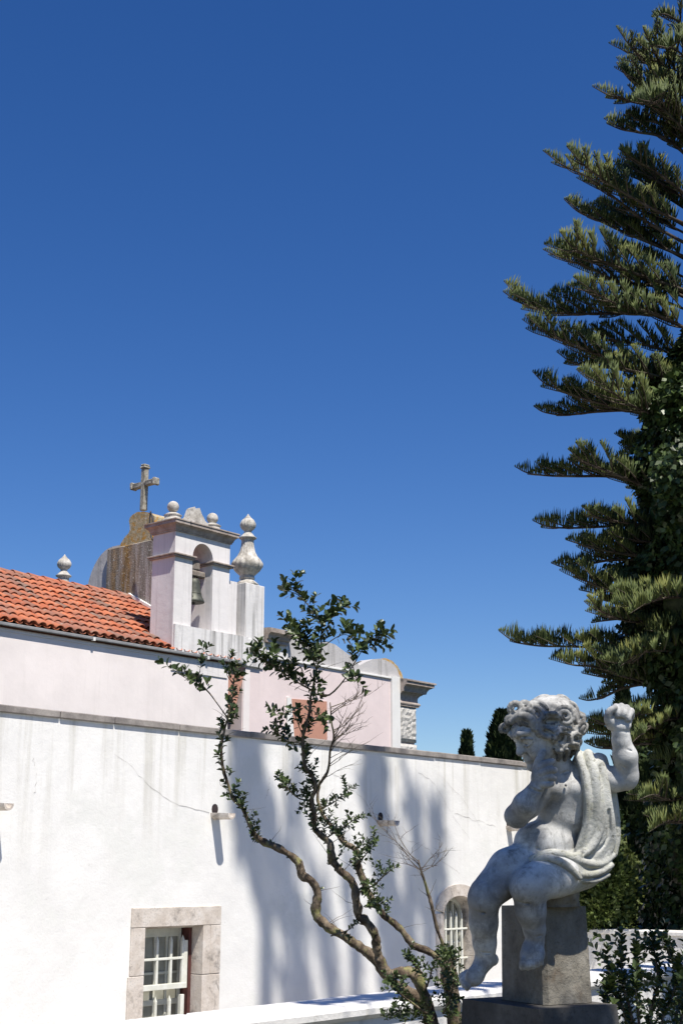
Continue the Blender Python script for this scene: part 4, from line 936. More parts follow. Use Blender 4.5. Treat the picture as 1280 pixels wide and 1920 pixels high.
# ---- pedestal
def rect(c, a0, a1, b0, b1, ch_=0):
    P_ = lambda a, b_: (c+dR*a+dL*b_)[:2]
    if not ch_: return [P_(a0, b0), P_(a1, b0), P_(a1, b1), P_(a0, b1)]
    return [P_(a0+ch_, b0), P_(a1-ch_, b0), P_(a1, b0+ch_), P_(a1, b1-ch_), P_(a1-ch_, b1), P_(a0+ch_, b1), P_(a0, b1-ch_), P_(a0, b0+ch_)]
ped = thing('pedestal', corner+dR*.1+dL*.12, 'square granite pedestal with chamfered corner on a dark plinth, carrying the seated statue', 'pedestal')
def taper(poly0, z0, poly1, z1, name, mt, par_):
    m = MB(); n = len(poly0); m.add([(*q, z0) for q in poly0]+[(*q, z1) for q in poly1], [tuple(range(n))[::-1], tuple(range(n, 2*n))]+[(i, (i+1) % n, n+(i+1) % n, n+i) for i in range(n)])
    if sum(poly0[i][0]*poly0[(i+1) % n][1]-poly0[(i+1) % n][0]*poly0[i][1] for i in range(n)) < 0: m.f = [q[::-1] for q in m.f]
    return m.build(name, mt, par_)
taper(rect(corner, 0, .21, 0, .255, .014), zb_, rect(corner, .006, .204, .006, .249, .012), zt_, 'shaft', M['pedestal'], ped)
cen = corner+dR*.105+dL*.127
taper(rect(cen, -.20, .14, -.21, .23), zb_-.10, rect(cen, -.195, .135, -.205, .225), zb_-.002, 'plinth', M['plinth'], ped)
taper(rect(cen, -.23, .17, -.24, .26), zb_-.14, rect(cen, -.225, .165, -.235, .255), zb_-.102, 'plinth_moulding', M['plinth'], ped)
taper(rect(cen, -.21, .15, -.22, .24), 0.0, rect(cen, -.21, .15, -.22, .24), zb_-.142, 'base_block', M['plinth'], ped)
# ================================================================ foreground shrub with gnarled stems
LEAF = []      # (position, direction, normal, length)
def leaf_mesh(name, wide, fold, curl_, mat):
    prof = [(0, 0), (.22, .26), (.5, .5), (.75, .44), (.93, .2), (1, 0)]; vs = []; fs = []
    for t, w in prof: vs += [(-w*wide, t, fold*w-curl_*t*t), (0, t, -curl_*t*t), (w*wide, t, fold*w-curl_*t*t)]
    for i in range(5):
        a = 3*i
        for q in ((a, a+1, a+4, a+3), (a+1, a+2, a+5, a+4)):
            fs.append(q)
    me = D.meshes.new(name); me.from_pydata(vs, [], fs); me.materials.append(mat); me.polygons.foreach_set('use_smooth', [True]*len(fs)); me.update(); return me
lm = [leaf_mesh('leaf', .58, .25, .12, M['shrubleaf']), leaf_mesh('leaf', .52, .42, .25, M['shrubleaf']), leaf_mesh('leaf', .66, .15, .05, M['shrubleaf'])]
def leaf_axes(p, d, n, L):
    d = d.normalized(); n = n-d*n.dot(d)
    if n.length < .05: n = d.orthogonal()
    n.normalize(); x = d.cross(n); return x*L, d*L, n*L
def twig_leaves(p, d, length, L, pitch, spread=1.0, store=LEAF):
    """leaves in opposite pairs along a short shoot, with a rosette at the tip"""
    d = d.normalized(); a = d.orthogonal().normalized(); m = max(2, int(length/pitch)); ph = random.uniform(0, 6)
    for i in range(m):
        t = (i+.3)/m; q = p+d*length*t; ph += 1.57+random.uniform(-.4, .4); b = d.cross(a)
        for s in (0, math.pi):
            if random.random() < .12: continue
            w = ph+s; o = a*math.cos(w)+b*math.sin(w); dr = (d*(.55+.5*t)+o*spread+Vector((0, 0, .12))).normalized()
            store.append((q, dr, d*1.0+Vector((0, 0, .5))+o*-.3, L*random.uniform(.7, 1.12)*(1 if t < .85 else .8)))
    for s in range(3):
        w = ph+s*2.1; o = a*math.cos(w)+d.cross(a)*math.sin(w); store.append((p+d*length, (d*1.1+o*.8).normalized(), d-o*.4, L*random.uniform(.6, .95)))
class Shrub:
    def __init__(s, base): s.d0 = base; s.paths = []
sh = thing('shrub', at(838, 2330, 5.2), 'gnarled multi-stemmed shrub with small glossy dark leaves in front of the white wall', 'shrub')
def path(pts, dep, per=4, wob=.006):
    """pts: (across, down, radius); dep: distance or a (first, last) pair"""
    d0, d1 = dep if isinstance(dep, tuple) else (dep, dep); n = len(pts)
    P3 = [at(x, y, d0+(d1-d0)*i/(n-1)) for i, (x, y, r) in enumerate(pts)]; C3 = catmull(P3, per); R = []
    for i in range(len(C3)):
        f = i/per; k = min(int(f), n-2); t = f-k; yy = pts[k][1]*(1-t)+pts[k+1][1]*t; R.append((pts[k][2]*(1-t)+pts[k+1][2]*t)*.0016*float(np.interp(yy, [1250, 1500, 1720], [.62, .70, .95])))
    return [p+Vector((noise.noise(p*14), noise.noise(p*14+Vector((9, 0, 0))), 0))*wob for p in C3], R
def stem(pts, dep, name='stem', sides=10, bump=.35, mat=None, per=4):
    c, r = path(pts, dep, per); c2 = []; r2 = []
    for i in range(len(c)-1):
        c2 += [c[i], (c[i]+c[i+1])/2]; r2 += [r[i], (r[i]+r[i+1])/2]
    c2.append(c[-1]); r2.append(r[-1])
    r2 = [q*(1+.22*noise.noise(p*30)+.28*max(0, noise.noise(p*13))) for p, q in zip(c2, r2)]
    m = MB(); m.tube(c2, r2, sides, bump=bump); m.build(name, mat or M['shrubbark'], sh); return c2
A = stem([(838, 2330, 26), (826, 2080, 20), (812, 1930, 15), (794, 1884, 14), (767, 1862, 12), (737, 1842, 12), (713, 1814, 12), (690, 1787, 12), (664, 1768, 11.5), (637, 1751, 11), (611, 1735, 11), (591, 1712, 13), (595, 1676, 11), (585, 1653, 10.5), (565, 1640, 12), (559, 1617, 10), (529, 1594, 11), (500, 1581, 9.5), (480, 1568, 7.5), (470, 1549, 7), (455, 1517, 6.5), (437, 1498, 6), (424, 1460, 5.5), (415, 1415, 5), (417, 1378, 4.2), (426, 1350, 3.8), (435, 1314, 3.2), (438, 1281, 2.6), (444, 1249, 2)], (5.2, 5.3))
B = stem([(836, 2320, 20), (820, 2060, 17), (806, 1915, 15), (796, 1870, 14), (778, 1829, 13), (752, 1824, 12.5), (729, 1827, 13), (713, 1800, 12), (707, 1778, 11.5), (703, 1755, 12), (686, 1728, 11), (673, 1718, 10.5), (670, 1696, 11), (667, 1670, 10.5), (654, 1647, 10.5), (637, 1633, 10), (624, 1614, 10.5), (619, 1584, 9.5), (606, 1569, 9), (590, 1552, 8.5), (588, 1525, 8), (584, 1499, 7.5), (592, 1476, 7), (583, 1452, 6.5), (573, 1436, 6.2), (567, 1404, 6), (572, 1368, 5.6), (581, 1332, 5), (584, 1303, 4.6), (588, 1281, 4), (597, 1242, 3.2), (602, 1206, 2.6), (600, 1170, 2.2), (588, 1145, 2), (570, 1126, 1.7), (552, 1112, 1.4), (523, 1105, 1)], (5.15, 5.0))
Cc = stem([(842, 2330, 26), (852, 2080, 22), (852, 1925, 20), (846, 1860, 17), (843, 1823, 15), (826, 1803, 9), (805, 1785, 8.5), (774, 1772, 8.5), (757, 1750, 8), (737, 1731, 7.5), (715, 1711, 7.5), (695, 1683, 8), (681, 1653, 8), (671, 1624, 8.5), (668, 1594, 8), (644, 1578, 7.5), (627, 1555, 6.5), (607, 1530, 5.5), (596, 1500, 5), (598, 1474, 5)], (5.25, 5.28))
stem([(843, 1870, 14), (838, 1830, 16), (842, 1808, 12), (852, 1793, 6)], (5.2, 5.2), 'stump')
E_ = stem([(845, 1815, 8), (833, 1779, 5), (820, 1746, 4.6), (809, 1702, 4.3), (801, 1669, 4.5), (792, 1643, 3.2), (785, 1612, 2)], (5.25, 5.25), 'dead_stem')
Dd = stem([(594, 1477, 5.5), (605, 1462, 5), (613, 1448, 4.6), (618, 1418, 4), (625, 1386, 3.6), (622, 1353, 2.4), (617, 1317, 1.8)], (5.1, 5.05), 'dead_stem')
def br(pts, dep, name='branch', mat=None): return stem(pts, dep, name, 6, .1, mat, 3)
b1 = br([(587, 1300, 3.4), (617, 1303, 3), (645, 1274, 2.6), (667, 1238, 2.2), (680, 1215, 1.8), (696, 1202, 1.5), (716, 1190, 1)], (5.03, 4.85))
b2 = br([(586, 1296, 3), (559, 1281, 2.4), (530, 1260, 2), (500, 1240, 1.6), (475, 1228, 1.1)], (5.03, 4.95))
b3 = br([(426, 1345, 2.6), (404, 1314, 2.2), (386, 1292, 2), (372, 1278, 1.7), (347, 1271, 1.4), (322, 1254, 1)], (5.3, 5.2))
b4 = br([(372, 1278, 1.4), (375, 1256, 1.2), (380, 1238, 1), (382, 1218, .8)], (5.22, 5.2))
b5 = br([(594, 1255, 2.2), (580, 1225, 1.7), (566, 1200, 1.3), (548, 1180, 1)], (5, 4.95))
b6 = br([(601, 1205, 2), (615, 1172, 1.5), (628, 1150, 1.2), (655, 1136, 1)], (5, 5.05))
b7 = br([(601, 1215, 2), (630, 1195, 1.6), (648, 1190, 1.2), (665, 1200, 1)], (5, 4.9))
b8 = br([(660, 1250, 1.8), (668, 1272, 1.3), (672, 1290, 1)], (4.92, 4.85))
b9 = br([(568, 1395, 2.6), (545, 1395, 2), (528, 1380, 1.6), (515, 1370, 1)], (5.1, 5.05))
b10 = br([(570, 1380, 2.2), (556, 1350, 1.6), (545, 1335, 1.2), (520, 1342, 1)], (5.05, 4.95))
b11 = br([(588, 1500, 2.6), (562, 1498, 2), (540, 1480, 1.5), (524, 1460, 1)], (5.1, 5.0))
b12 = br([(590, 1520, 2.4), (620, 1508, 1.8), (640, 1492, 1.3), (654, 1478, 1)], (5.1, 5.05))
b13 = br([(610, 1572, 2.6), (636, 1556, 2), (655, 1543, 1.4), (664, 1536, 1)], (5.1, 5.0))
b14 = br([(668, 1620, 2.8), (684, 1604, 2), (694, 1588, 1.5), (704, 1572, 1)], (5.15, 5.05))
b15 = br([(674, 1672, 2.6), (700, 1660, 2), (718, 1644, 1.5), (734, 1630, 1)], (5.15, 5.0))
b16 = br([(684, 1700, 2.4), (702, 1700, 1.6), (718, 1690, 1)], (5.1, 5.0))
b17 = br([(437, 1280, 1.8), (425, 1262, 1.4), (432, 1236, 1)], (5.28, 5.25))
b18 = br([(584, 1330, 2), (598, 1340, 1.5), (610, 1345, 1)], (5.0, 4.9))
b19 = br([(640, 1280, 1.6), (655, 1275, 1.2), (665, 1265, 1)], (4.95, 4.9))
b20 = br([(620, 1755, 2), (650, 1745, 1.5), (664, 1734, 1)], (5.15, 5.1))
b21 = br([(795, 1830, 2.6), (775, 1805, 2), (760, 1798, 1.3)], (5.1, 5.0)); b22 = br([(800, 1850, 2.4), (806, 1825, 2), (812, 1812, 1.2)], (5.05, 4.95))
b23 = br([(800, 1900, 3), (760, 1872, 2.4), (735, 1850, 1.8), (722, 1836, 1)], (5.0, 4.8)); b24 = br([(830, 1900, 2.6), (845, 1868, 2), (850, 1840, 1.2)], (5.0, 4.9))
# leaves: (branch, from, to, leaf length in mm, density)
def dress(c, t0, t1, n, L, up=.5, slen=.05):
    for i in range(n):
        t = t0+(t1-t0)*(i+random.random())/n; f = t*(len(c)-1); k = min(int(f), len(c)-2); p = c[k].lerp(c[k+1], f-k); d = (c[k+1]-c[k]).normalized()
        r = Vector((random.gauss(0, 1), random.gauss(0, 1), random.gauss(0, 1))).normalized()
        twig_leaves(p, d*.5+r*.75+Vector((0, 0, up)), slen*random.uniform(.5, 1.3), L, L*.42)
for c, t0, t1, n, L, sl in ((A, .70, 1, 36, .028, .045), (B, .82, 1, 20, .034, .06), (B, .66, .82, 15, .031, .06), (b1, .55, 1, 12, .036, .06), (b2, .1, 1, 25, .033, .075), (b3, .3, 1, 10, .036, .05), (b4, .3, 1, 4, .028, .04),
                            (b5, .1, 1, 19, .033, .075), (b6, .2, 1, 11, .035, .055), (b7, .2, 1, 9, .035, .055), (b8, 0, 1, 4, .034, .05), (b9, .1, 1, 10, .028, .05), (b10, .1, 1, 8, .029, .05), (b11, 0, 1, 15, .024, .05),
                            (b12, .1, 1, 9, .022, .05), (b13, 0, 1, 10, .020, .045), (b14, 0, 1, 11, .021, .05), (b15, 0, 1, 12, .021, .05), (b16, 0, 1, 7, .021, .05), (b17, .1, 1, 7, .027, .045), (b18, .4, 1, 3, .032, .04), (b19, .2, 1, 3, .034, .04),
                            (A, .62, .70, 12, .020, .035), (B, .50, .66, 26, .021, .05), (Cc, .50, .92, 34, .021, .05), (B, .40, .50, 8, .020, .045), (b20, .2, 1, 4, .020, .035), (b21, 0, 1, 9, .021, .05), (b22, 0, 1, 8, .021, .05), (b23, 0, 1, 15, .022, .06), (b24, 0, 1, 9, .021, .05), (A, .52, .60, 4, .018, .03), (A, .38, .46, 4, .018, .025)):
    dress(c, t0, t1, n, L, .45, sl)
for px, py, n in ((838, 1800, 16), (848, 1815, 10), (850, 1850, 8), (835, 1880, 8), (770, 1900, 12), (745, 1905, 10), (800, 1915, 8), (850, 1910, 8)):
    for i in range(n):
        p = at(px+random.gauss(0, 9), py+random.gauss(0, 9), 5.1+random.uniform(-.1, .05)); twig_leaves(p, Vector((random.gauss(0, 1), random.gauss(0, 1), 1)), .04, .020, .009)
# bare twigs
tw = MB()
def twig(p, d, L, r, depth=0):
    q = [p]; 
    for i in range(5): d = (d+Vector((random.gauss(0, .16), random.gauss(0, .16), random.gauss(0, .12)))).normalized(); q.append(q[-1]+d*L/5)
    tw.tube(q, [r*(1-.16*i) for i in range(6)], 4, cap=False)
    if depth:
        for i in (2, 3, 4):
            if random.random() < .85: twig(q[i], d+Vector((random.gauss(0, .8), random.gauss(0, .6), random.uniform(-.2, .6))), L*random.uniform(.35, .65), r*.6, depth-1)
def twigs(c, t0, t1, n, L, r, depth, side=None):
    for i in range(n):
        f = (t0+(t1-t0)*random.random())*(len(c)-1); k = int(min(f, len(c)-2)); p = c[k]
        d = RT*(side if side else random.choice((-1, 1)))*random.uniform(.4, 1)+Vector((0, 0, random.uniform(.2, 1)))+FW*random.uniform(-.5, .5); twig(p, d, L*random.uniform(.6, 1.2), r, depth)
twigs(Dd, .55, 1, 13, .16, .0022, 2, 1); twigs(Dd, .2, .7, 5, .17, .0016, 1, 1); twigs(E_, .7, 1, 6, .13, .0018, 2); twigs(E_, .88, 1, 5, .24, .0018, 2, -1); twigs(E_, .4, .7, 4, .07, .0016, 0)
twigs(B, .3, .9, 16, .13, .0014, 0); twigs(A, .3, .95, 12, .12, .0014, 0); twigs(Cc, .4, .9, 8, .1, .0013, 0)
tw.build('twigs', M['twig'], sh, kind='stuff')
def place_leaves(L_, parent, keep, mats, stuffname='foliage'):
    L_ = sorted(L_, key=lambda q: -q[3]/((q[0]-EYE).length)); off_ = wloc(parent); from_ = mats
    for i, (p, d, n, L) in enumerate(L_[:keep]):
        x, y, z = leaf_axes(p, d, n, L); o = D.objects.new('leaf', mats[i % 3]); COL.objects.link(o); o.parent = parent
        q = p-off_; from mathutils import Matrix
        o.matrix_local = Matrix(((x.x, y.x, z.x, q.x), (x.y, y.y, z.y, q.y), (x.z, y.z, z.z, q.z), (0, 0, 0, 1)))
    m = MB(); base = [[v.co.copy() for v in me.vertices] for me in mats]; fcs = [tuple(q.vertices) for q in mats[0].polygons]
    for i, (p, d, n, L) in enumerate(L_[keep:]):
        x, y, z = leaf_axes(p, d, n, L); m.add([p+x*v.x+y*v.y+z*v.z for v in base[i % 3]], fcs, True)
    m.build(stuffname, mats[0].materials[0], parent, kind='stuff'); return len(L_)
place_leaves(LEAF, sh, 300, lm)

# dark little shrub at the lower right
sh2 = thing('shrub', at(1215, 2330, 5.3), 'low dark shrub with upright leafy shoots right of the granite pedestal', 'shrub')
L2 = []; m = MB()
for pts, dep in (([(1215, 2330), (1195, 2050), (1170, 1900), (1150, 1840), (1137, 1780)], 5.2), ([(1215, 2330), (1200, 2050), (1182, 1900), (1166, 1820), (1165, 1752)], 5.0), ([(1215, 2330), (1215, 2050), (1220, 1900), (1232, 1820), (1226, 1760), (1222, 1756)], 5.1),
                 ([(1216, 2330), (1240, 2050), (1265, 1910), (1275, 1850), (1262, 1790), (1250, 1755)], 5.3), ([(1215, 2330), (1206, 2050), (1195, 1890), (1190, 1830), (1195, 1775)], 4.9), ([(1216, 2330), (1245, 2060), (1280, 1900), (1300, 1820), (1290, 1770)], 5.0), ([(1216, 2330), (1235, 2060), (1240, 1920), (1258, 1850), (1272, 1800)], 4.9),
                 ([(1215, 2330), (1185, 2080), (1150, 1950), (1135, 1880), (1140, 1840)], 4.9)):
    c = catmull([at(x, y+(22 if y < 1860 else 0), dep) for x, y in pts], 6); m.tube(c, [.009*(1-.8*i/len(c)) for i in range(len(c))], 5)
    for i in range(10, len(c)):
        d = (c[min(i+1, len(c)-1)]-c[i-1]).normalized()
        twig_leaves(c[i], d+Vector((random.gauss(0, .2), random.gauss(0, .2), .3)), .045, .036, .02, 1.1, L2)
        if i % 3 == 0: twig_leaves(c[i], Vector((random.gauss(0, .8), random.gauss(0, .8), .7)), random.uniform(.06, .15), .032, .018, 1, L2)
    twig_leaves(c[-1], Vector((0, 0, 1)), .05, .026, .01, .9, L2)
for i in range(420):
    p = at(random.uniform(1125, 1310), 1860+random.random()**.7*330, random.uniform(4.95, 5.5)); twig_leaves(p, Vector((random.gauss(0, .6), random.gauss(0, .6), 1)), .05, .025, .016, 1, L2)
m.build('stem', M['twig'], sh2); place_leaves(L2, sh2, 120, lm)
# ================================================================ trees
def quads(name, P, Dd_, N_, L, W, mat, parent, kind=None, smooth=False):
    """many small leaf blades: P centres, Dd_ long axes, N_ normals"""
    P = np.asarray(P, float); Dd_ = np.asarray(Dd_, float); N_ = np.asarray(N_, float); L = np.broadcast_to(L, len(P))[:, None]; W = np.broadcast_to(W, len(P))[:, None]
    Dd_ = Dd_/np.linalg.norm(Dd_, axis=1, keepdims=True); X = np.cross(Dd_, N_); X /= np.linalg.norm(X, axis=1, keepdims=True)+1e-9; n = len(P)
    V = np.stack([P, P+Dd_*L*.45-X*W*.5, P+Dd_*L, P+Dd_*L*.45+X*W*.5], 1).reshape(-1, 3); Fq = np.arange(4*n).reshape(n, 4)
    return np_mesh(name, V, Fq, mat, parent, smooth, kind=kind)
def rnd(n): v = RNG.normal(size=(n, 3)); return v/np.linalg.norm(v, axis=1, keepdims=True)

def cypress(base, h_, r, lab, n=9000, lean=0, name='cypress_tree', mat=None, blade=.14):
    t = thing(name, base, lab, 'cypress', 'dark cypress trees beyond the white wall'); B_ = np.array(base); m = MB()
    m.tube([Vector(base)+Vector((0, 0, k*h_*.9/6)) for k in range(7)], [r*.16*(1-k/7.5) for k in range(7)], 8); m.build('trunk', M['treebark'], t)
    u = RNG.random(n)**.85; a = RNG.random(n)*2*np.pi; pr = np.clip(np.minimum((u/.12)**.6, 1), 0, 1)*(1-u)**.55*(1+.16*np.sin(a*3+u*9)+.13*np.sin(a*5-u*23)); pr *= 1.15
    rad = r*pr*(.55+.45*RNG.random(n)**.4)+.02; P = np.stack([rad*np.cos(a), rad*np.sin(a), u*h_*.99+.05], 1)+B_
    d_ = np.stack([np.cos(a)*.35, np.sin(a)*.35, np.ones(n)], 1)+RNG.normal(size=(n, 3))*.25; nn = np.stack([np.cos(a), np.sin(a), 0*a], 1)+RNG.normal(size=(n, 3))*.5
    quads('crown', P, d_, nn, blade*(.6+.8*RNG.random(n)), blade*.55, mat or M['cypress'], t)
    # dense heart of the crown
    c = MB(); k = 18; pts = []; rs = []
    for i in range(k+1):
        uu = i/k; pts.append(Vector(base)+Vector((0, 0, uu*h_*.96))); rs.append(max(.01, r*.72*min((uu/.12)**.6, 1)*(1-uu)**.6) if uu > 0 else .05)
    c.tube(pts, rs, 10, bump=.25); c.build('inner_crown', mat or M['cypress'], t); return t
def ground_pt(px, dist, z=.25): v = ray(px, 1631)/F*dist; return Vector((v.x, v.y, z))
def cyp_at(px, top, dist, wpx, lab, **k):
    b_ = ground_pt(px, dist); T = at(px, top, dist); return cypress(b_, T.z-b_.z, wpx/2*dist/F, lab, **k)
cyp_at(880, 1371, 42, 44, 'small pointed cypress top beyond the white wall, left of the pair', n=6000, blade=.20)
cyp_at(949, 1334, 36, 100, 'dark bushy cypress beyond the white wall, just left of the statue head', n=16000, blade=.2)
cyp_at(1184, 1290, 27, 52, 'slim dark cypress rising right behind the raised stone fist', n=14000, blade=.16)
cyp_at(1206, 1322, 29, 36, 'thin cypress touching the slim one behind the fist, on its right', n=9000, blade=.16)
cyp_at(1258, 1400, 25, 90, 'broad dark cypress at the right edge under the big conifer', n=16000, blade=.16)
cyp_at(1222, 1440, 24, 80, 'dark cypress between statue and right edge, low behind the garden wall', n=14000, blade=.16)

def bush(c, r, n, lab, mat, L=.09, name='bush', cat='bush', hz=1.0):
    t = thing(name, (c[0], c[1], .25), lab, cat); c = np.array(c); v = rnd(n); cl = rnd(26)*np.array([r[0], r[1], r[2]*hz])*.72; w = RNG.integers(0, 26, n)
    P = c+cl[w]+v*np.array(r)*.42*(RNG.random((n, 1))**.35); P[:, 2] = np.maximum(P[:, 2], .26)
    quads('leaves', P, v+np.array([0, 0, .5])+RNG.normal(size=(n, 3))*.5, v+RNG.normal(size=(n, 3))*.5, L*(.6+.8*RNG.random(n)), L*.6, mat, t, 'stuff')
    m = MB(); m.tube([(c[0], c[1], .2), (c[0]+.05, c[1], c[2])], [.06, .03], 6); m.build('stem', M['treebark'], t)
    ico = rnd(1)
    return t
bc = at(1122, 1668, 17.9); bush((bc.x, bc.y, bc.z), (.40, .40, .55), 9000, 'rounded light green bush in the sun behind the low garden wall', M['bushleaf'], .075)
bc = at(1150, 1600, 23.5); bush((bc.x, bc.y, bc.z-.5), (.5, .5, 1.1), 9000, 'olive green bush standing taller behind the light green one', M['norfolk'], .09)
bc = at(1110, 1560, 27); bush((bc.x, bc.y, bc.z), (.6, .6, .9), 6000, 'dark evergreen bush glimpsed behind the statue drape', M['ivy'], .1)
for i, (px, py, dd, rx, rz) in enumerate(((1250, 1560, 30, 1.6, 2.2), (1190, 1590, 31, 1.4, 2.0), (1330, 1500, 28, 1.9, 2.6), (1130, 1570, 34, 1.2, 1.5))):
    bc = at(px, py, dd); bush((bc.x, bc.y, bc.z-.8), (rx, rx, rz), 14000, ('dense dark evergreen behind the cypresses at the right', 'dark evergreen mass low behind the slim cypress', 'dark evergreen at the right edge below the big conifer', 'dark evergreen furthest back beside the statue')[i], M['ivy'], .15, 'evergreen_tree', 'tree')
# low ground cover behind the garden wall
n = 16000; pp_ = np.stack([16.7+RNG.random(n)*9, -2+RNG.random(n)*16, .25+RNG.random(n)**2*.35], 1)
quads('ground_cover', pp_, rnd(n)+[0, 0, 1.2], rnd(n), .14, .07, M['ivy'], None, 'stuff')

# ---- the tall Norfolk conifer wrapped in ivy
nor = thing('conifer_tree', ground_pt(1400, 18.3), 'tall ivy-clad conifer with tiers of upswept branches filling the right edge', 'conifer')
axis = [(1405, 1762), (1385, 1400), (1352, 1100), (1335, 800), (1330, 500), (1328, 200), (1330, -100), (1335, -420)]
TA = catmull([at(x, y, 18.3) for x, y in axis], 6); m = MB(); m.tube(TA, [.42*(1-.8*i/len(TA)) for i in range(len(TA))], 14, bump=.2); m.build('trunk', M['treebark'], nor)
# ivy mantle
n = 60000; t_ = RNG.random(n)**.9*.52; fi = t_*(len(TA)-1); i0 = fi.astype(int); TAn = np.array([tuple(p) for p in TA]); base = TAn[i0]+(TAn[np.minimum(i0+1, len(TA)-1)]-TAn[i0])*(fi-i0)[:, None]
a = RNG.random(n)*2*np.pi; R0 = np.interp(t_, [0, .15, .3, .4, .47, .52], [1.25, 1.12, 1.18, 1.0, .7, .3])*(1+.17*np.sin(a*3+t_*30)+.12*np.sin(a*7-t_*55)+.10*np.sin(t_*80+a))
rad = R0*(.62+.38*RNG.random(n)**.5); o_ = np.stack([np.cos(a), np.sin(a), 0*a], 1)
quads('ivy', base+o_*rad[:, None], o_*.5+RNG.normal(size=(n, 3))*.45+[0, 0, -.7], o_+RNG.normal(size=(n, 3))*.45, .10*(.7+.6*RNG.random(n)), .085, M['ivy'], nor, 'stuff')
m = MB(); k0 = int(.5*len(TA)); m.tube(TA[:k0], [np.interp(i/len(TA), [0, .15, .3, .4, .46, .5], [.95, .85, .9, .75, .45, .2]) for i in range(k0)], 16, bump=.3); m.build('ivy_heart', M['ivy'], nor)

def fingers(C_, out, L0, step, tipfade=.3, up=1.0, start=0., dens=1.0):
    """combs of upswept needle shoots along a polyline (tip first)"""
    acc = 0.; s = 0.
    for i in range(len(C_)-1):
        a_, b_ = C_[i], C_[i+1]; seg = (b_-a_).length; dr = (a_-b_)/max(seg, 1e-6); side = dr.cross(Vector((0, 0, 1)))
        if side.length < .1: side = Vector((1, 0, 0))
        side.normalize(); upv = side.cross(dr).normalized()
        if upv.z < 0: upv = -upv
        while acc < seg:
            p = a_.lerp(b_, acc/seg); L = L0*min(1, .16+(s/tipfade)**.8)*random.uniform(.8, 1.1)
            for sg in (-1, 1):
                if random.random() > dens: continue
                th = random.gauss(.34 if s < .5 else .5, .2)*sg; d_ = (upv*math.cos(th)*up+side*math.sin(th)+dr*random.uniform(.1, .4)+Vector((0, 0, .35))).normalized(); out.append((p, d_, L))
            acc += step; s += step
        acc -= seg
def emit(sh_, name, parent):
    P = np.array([tuple(q[0]) for q in sh_]); d_ = np.array([tuple(q[1]) for q in sh_]); L = np.array([q[2] for q in sh_])[:, None]; n = len(P)
    a_ = np.cross(d_, rnd(n)); a_ /= np.linalg.norm(a_, axis=1, keepdims=True); b_ = np.cross(d_, a_); w = .010; mid = P+d_*L*.45; w2 = .011
    rise = np.array([0, 0, .12])*L; V = []
    for k in range(3):
        c_, s_ = math.cos(2.094*k), math.sin(2.094*k); V.append(P+(a_*c_+b_*s_)*w*.7)
    for k in range(3):
        c_, s_ = math.cos(2.094*k), math.sin(2.094*k); V.append(mid+(a_*c_+b_*s_)*w2+rise*.2)
    V.append(P+d_*L+rise); V = np.stack(V, 1).reshape(-1, 3); o = np.arange(n)[:, None]*7
    q = np.concatenate([o+[[0, 1, 4]], o+[[0, 4, 3]], o+[[1, 2, 5]], o+[[1, 5, 4]], o+[[2, 0, 3]], o+[[2, 3, 5]], o+[[3, 4, 6]], o+[[4, 5, 6]], o+[[5, 3, 6]]])
    return np_mesh(name, V, q, M['norfolk'], parent, True, kind='stuff')
def conifer_branch(tip_first, r0=.028, lat=.62, L0=.22, dens=1.0, gap=.10, step=.028, start=0):
    c = catmull(tip_first, 8); m = MB(); n = len(c); m.tube(c, [.006+(r0-.006)*i/n for i in range(n)], 6); sh_ = []
    ln = sum((c[i+1]-c[i]).length for i in range(n-1)); cut = int(n*.86); vs_ = random.uniform(.75, 1.15); L0 *= vs_; lat *= random.uniform(.75, 1.2); k1 = max(3, int(n*.55/max(ln, .6))); k1 = min(k1, cut-2); fingers(c[:k1+1], sh_, L0, step, .28); fingers(c[k1:cut], sh_, L0*.7, step, .001, dens=.3)
    s = 0; nxt = .42; sgn = random.choice((-1, 1))
    for i in range(n-1):
        seg = (c[i+1]-c[i]).length; s += seg
        if s > nxt and s < ln*.85:
            nxt += gap*random.uniform(.7, 1.3); sgn = -sgn
            dr = (c[i]-c[i+1]).normalized(); side = dr.cross(Vector((0, 0, 1))).normalized()*sgn
            Lb = lat*min(1, .35+s/1.6)*random.uniform(.65, 1.15)*(1 if s < ln*.6 else .75); d_ = (dr*random.uniform(.7, 1.1)+side+Vector((0, 0, random.uniform(-.05, .25)))).normalized(); p = c[i]; q = [p]
            for k in range(5): d_ = (d_+dr*.12+Vector((random.gauss(0, .08), random.gauss(0, .08), .07+random.gauss(0, .05)))).normalized(); q.append(q[-1]+d_*Lb/5)
            q = q[::-1]; m.tube(q, [.004+.008*k/5 for k in range(6)], 4, cap=False); fingers(q[:5], sh_, L0*.85, step, .16, dens=dens)
            if random.random() < .04: continue
    b_ = m.build('branch', M['treebark'], nor); emit(sh_, 'needles', b_); return len(sh_)
tot = 0
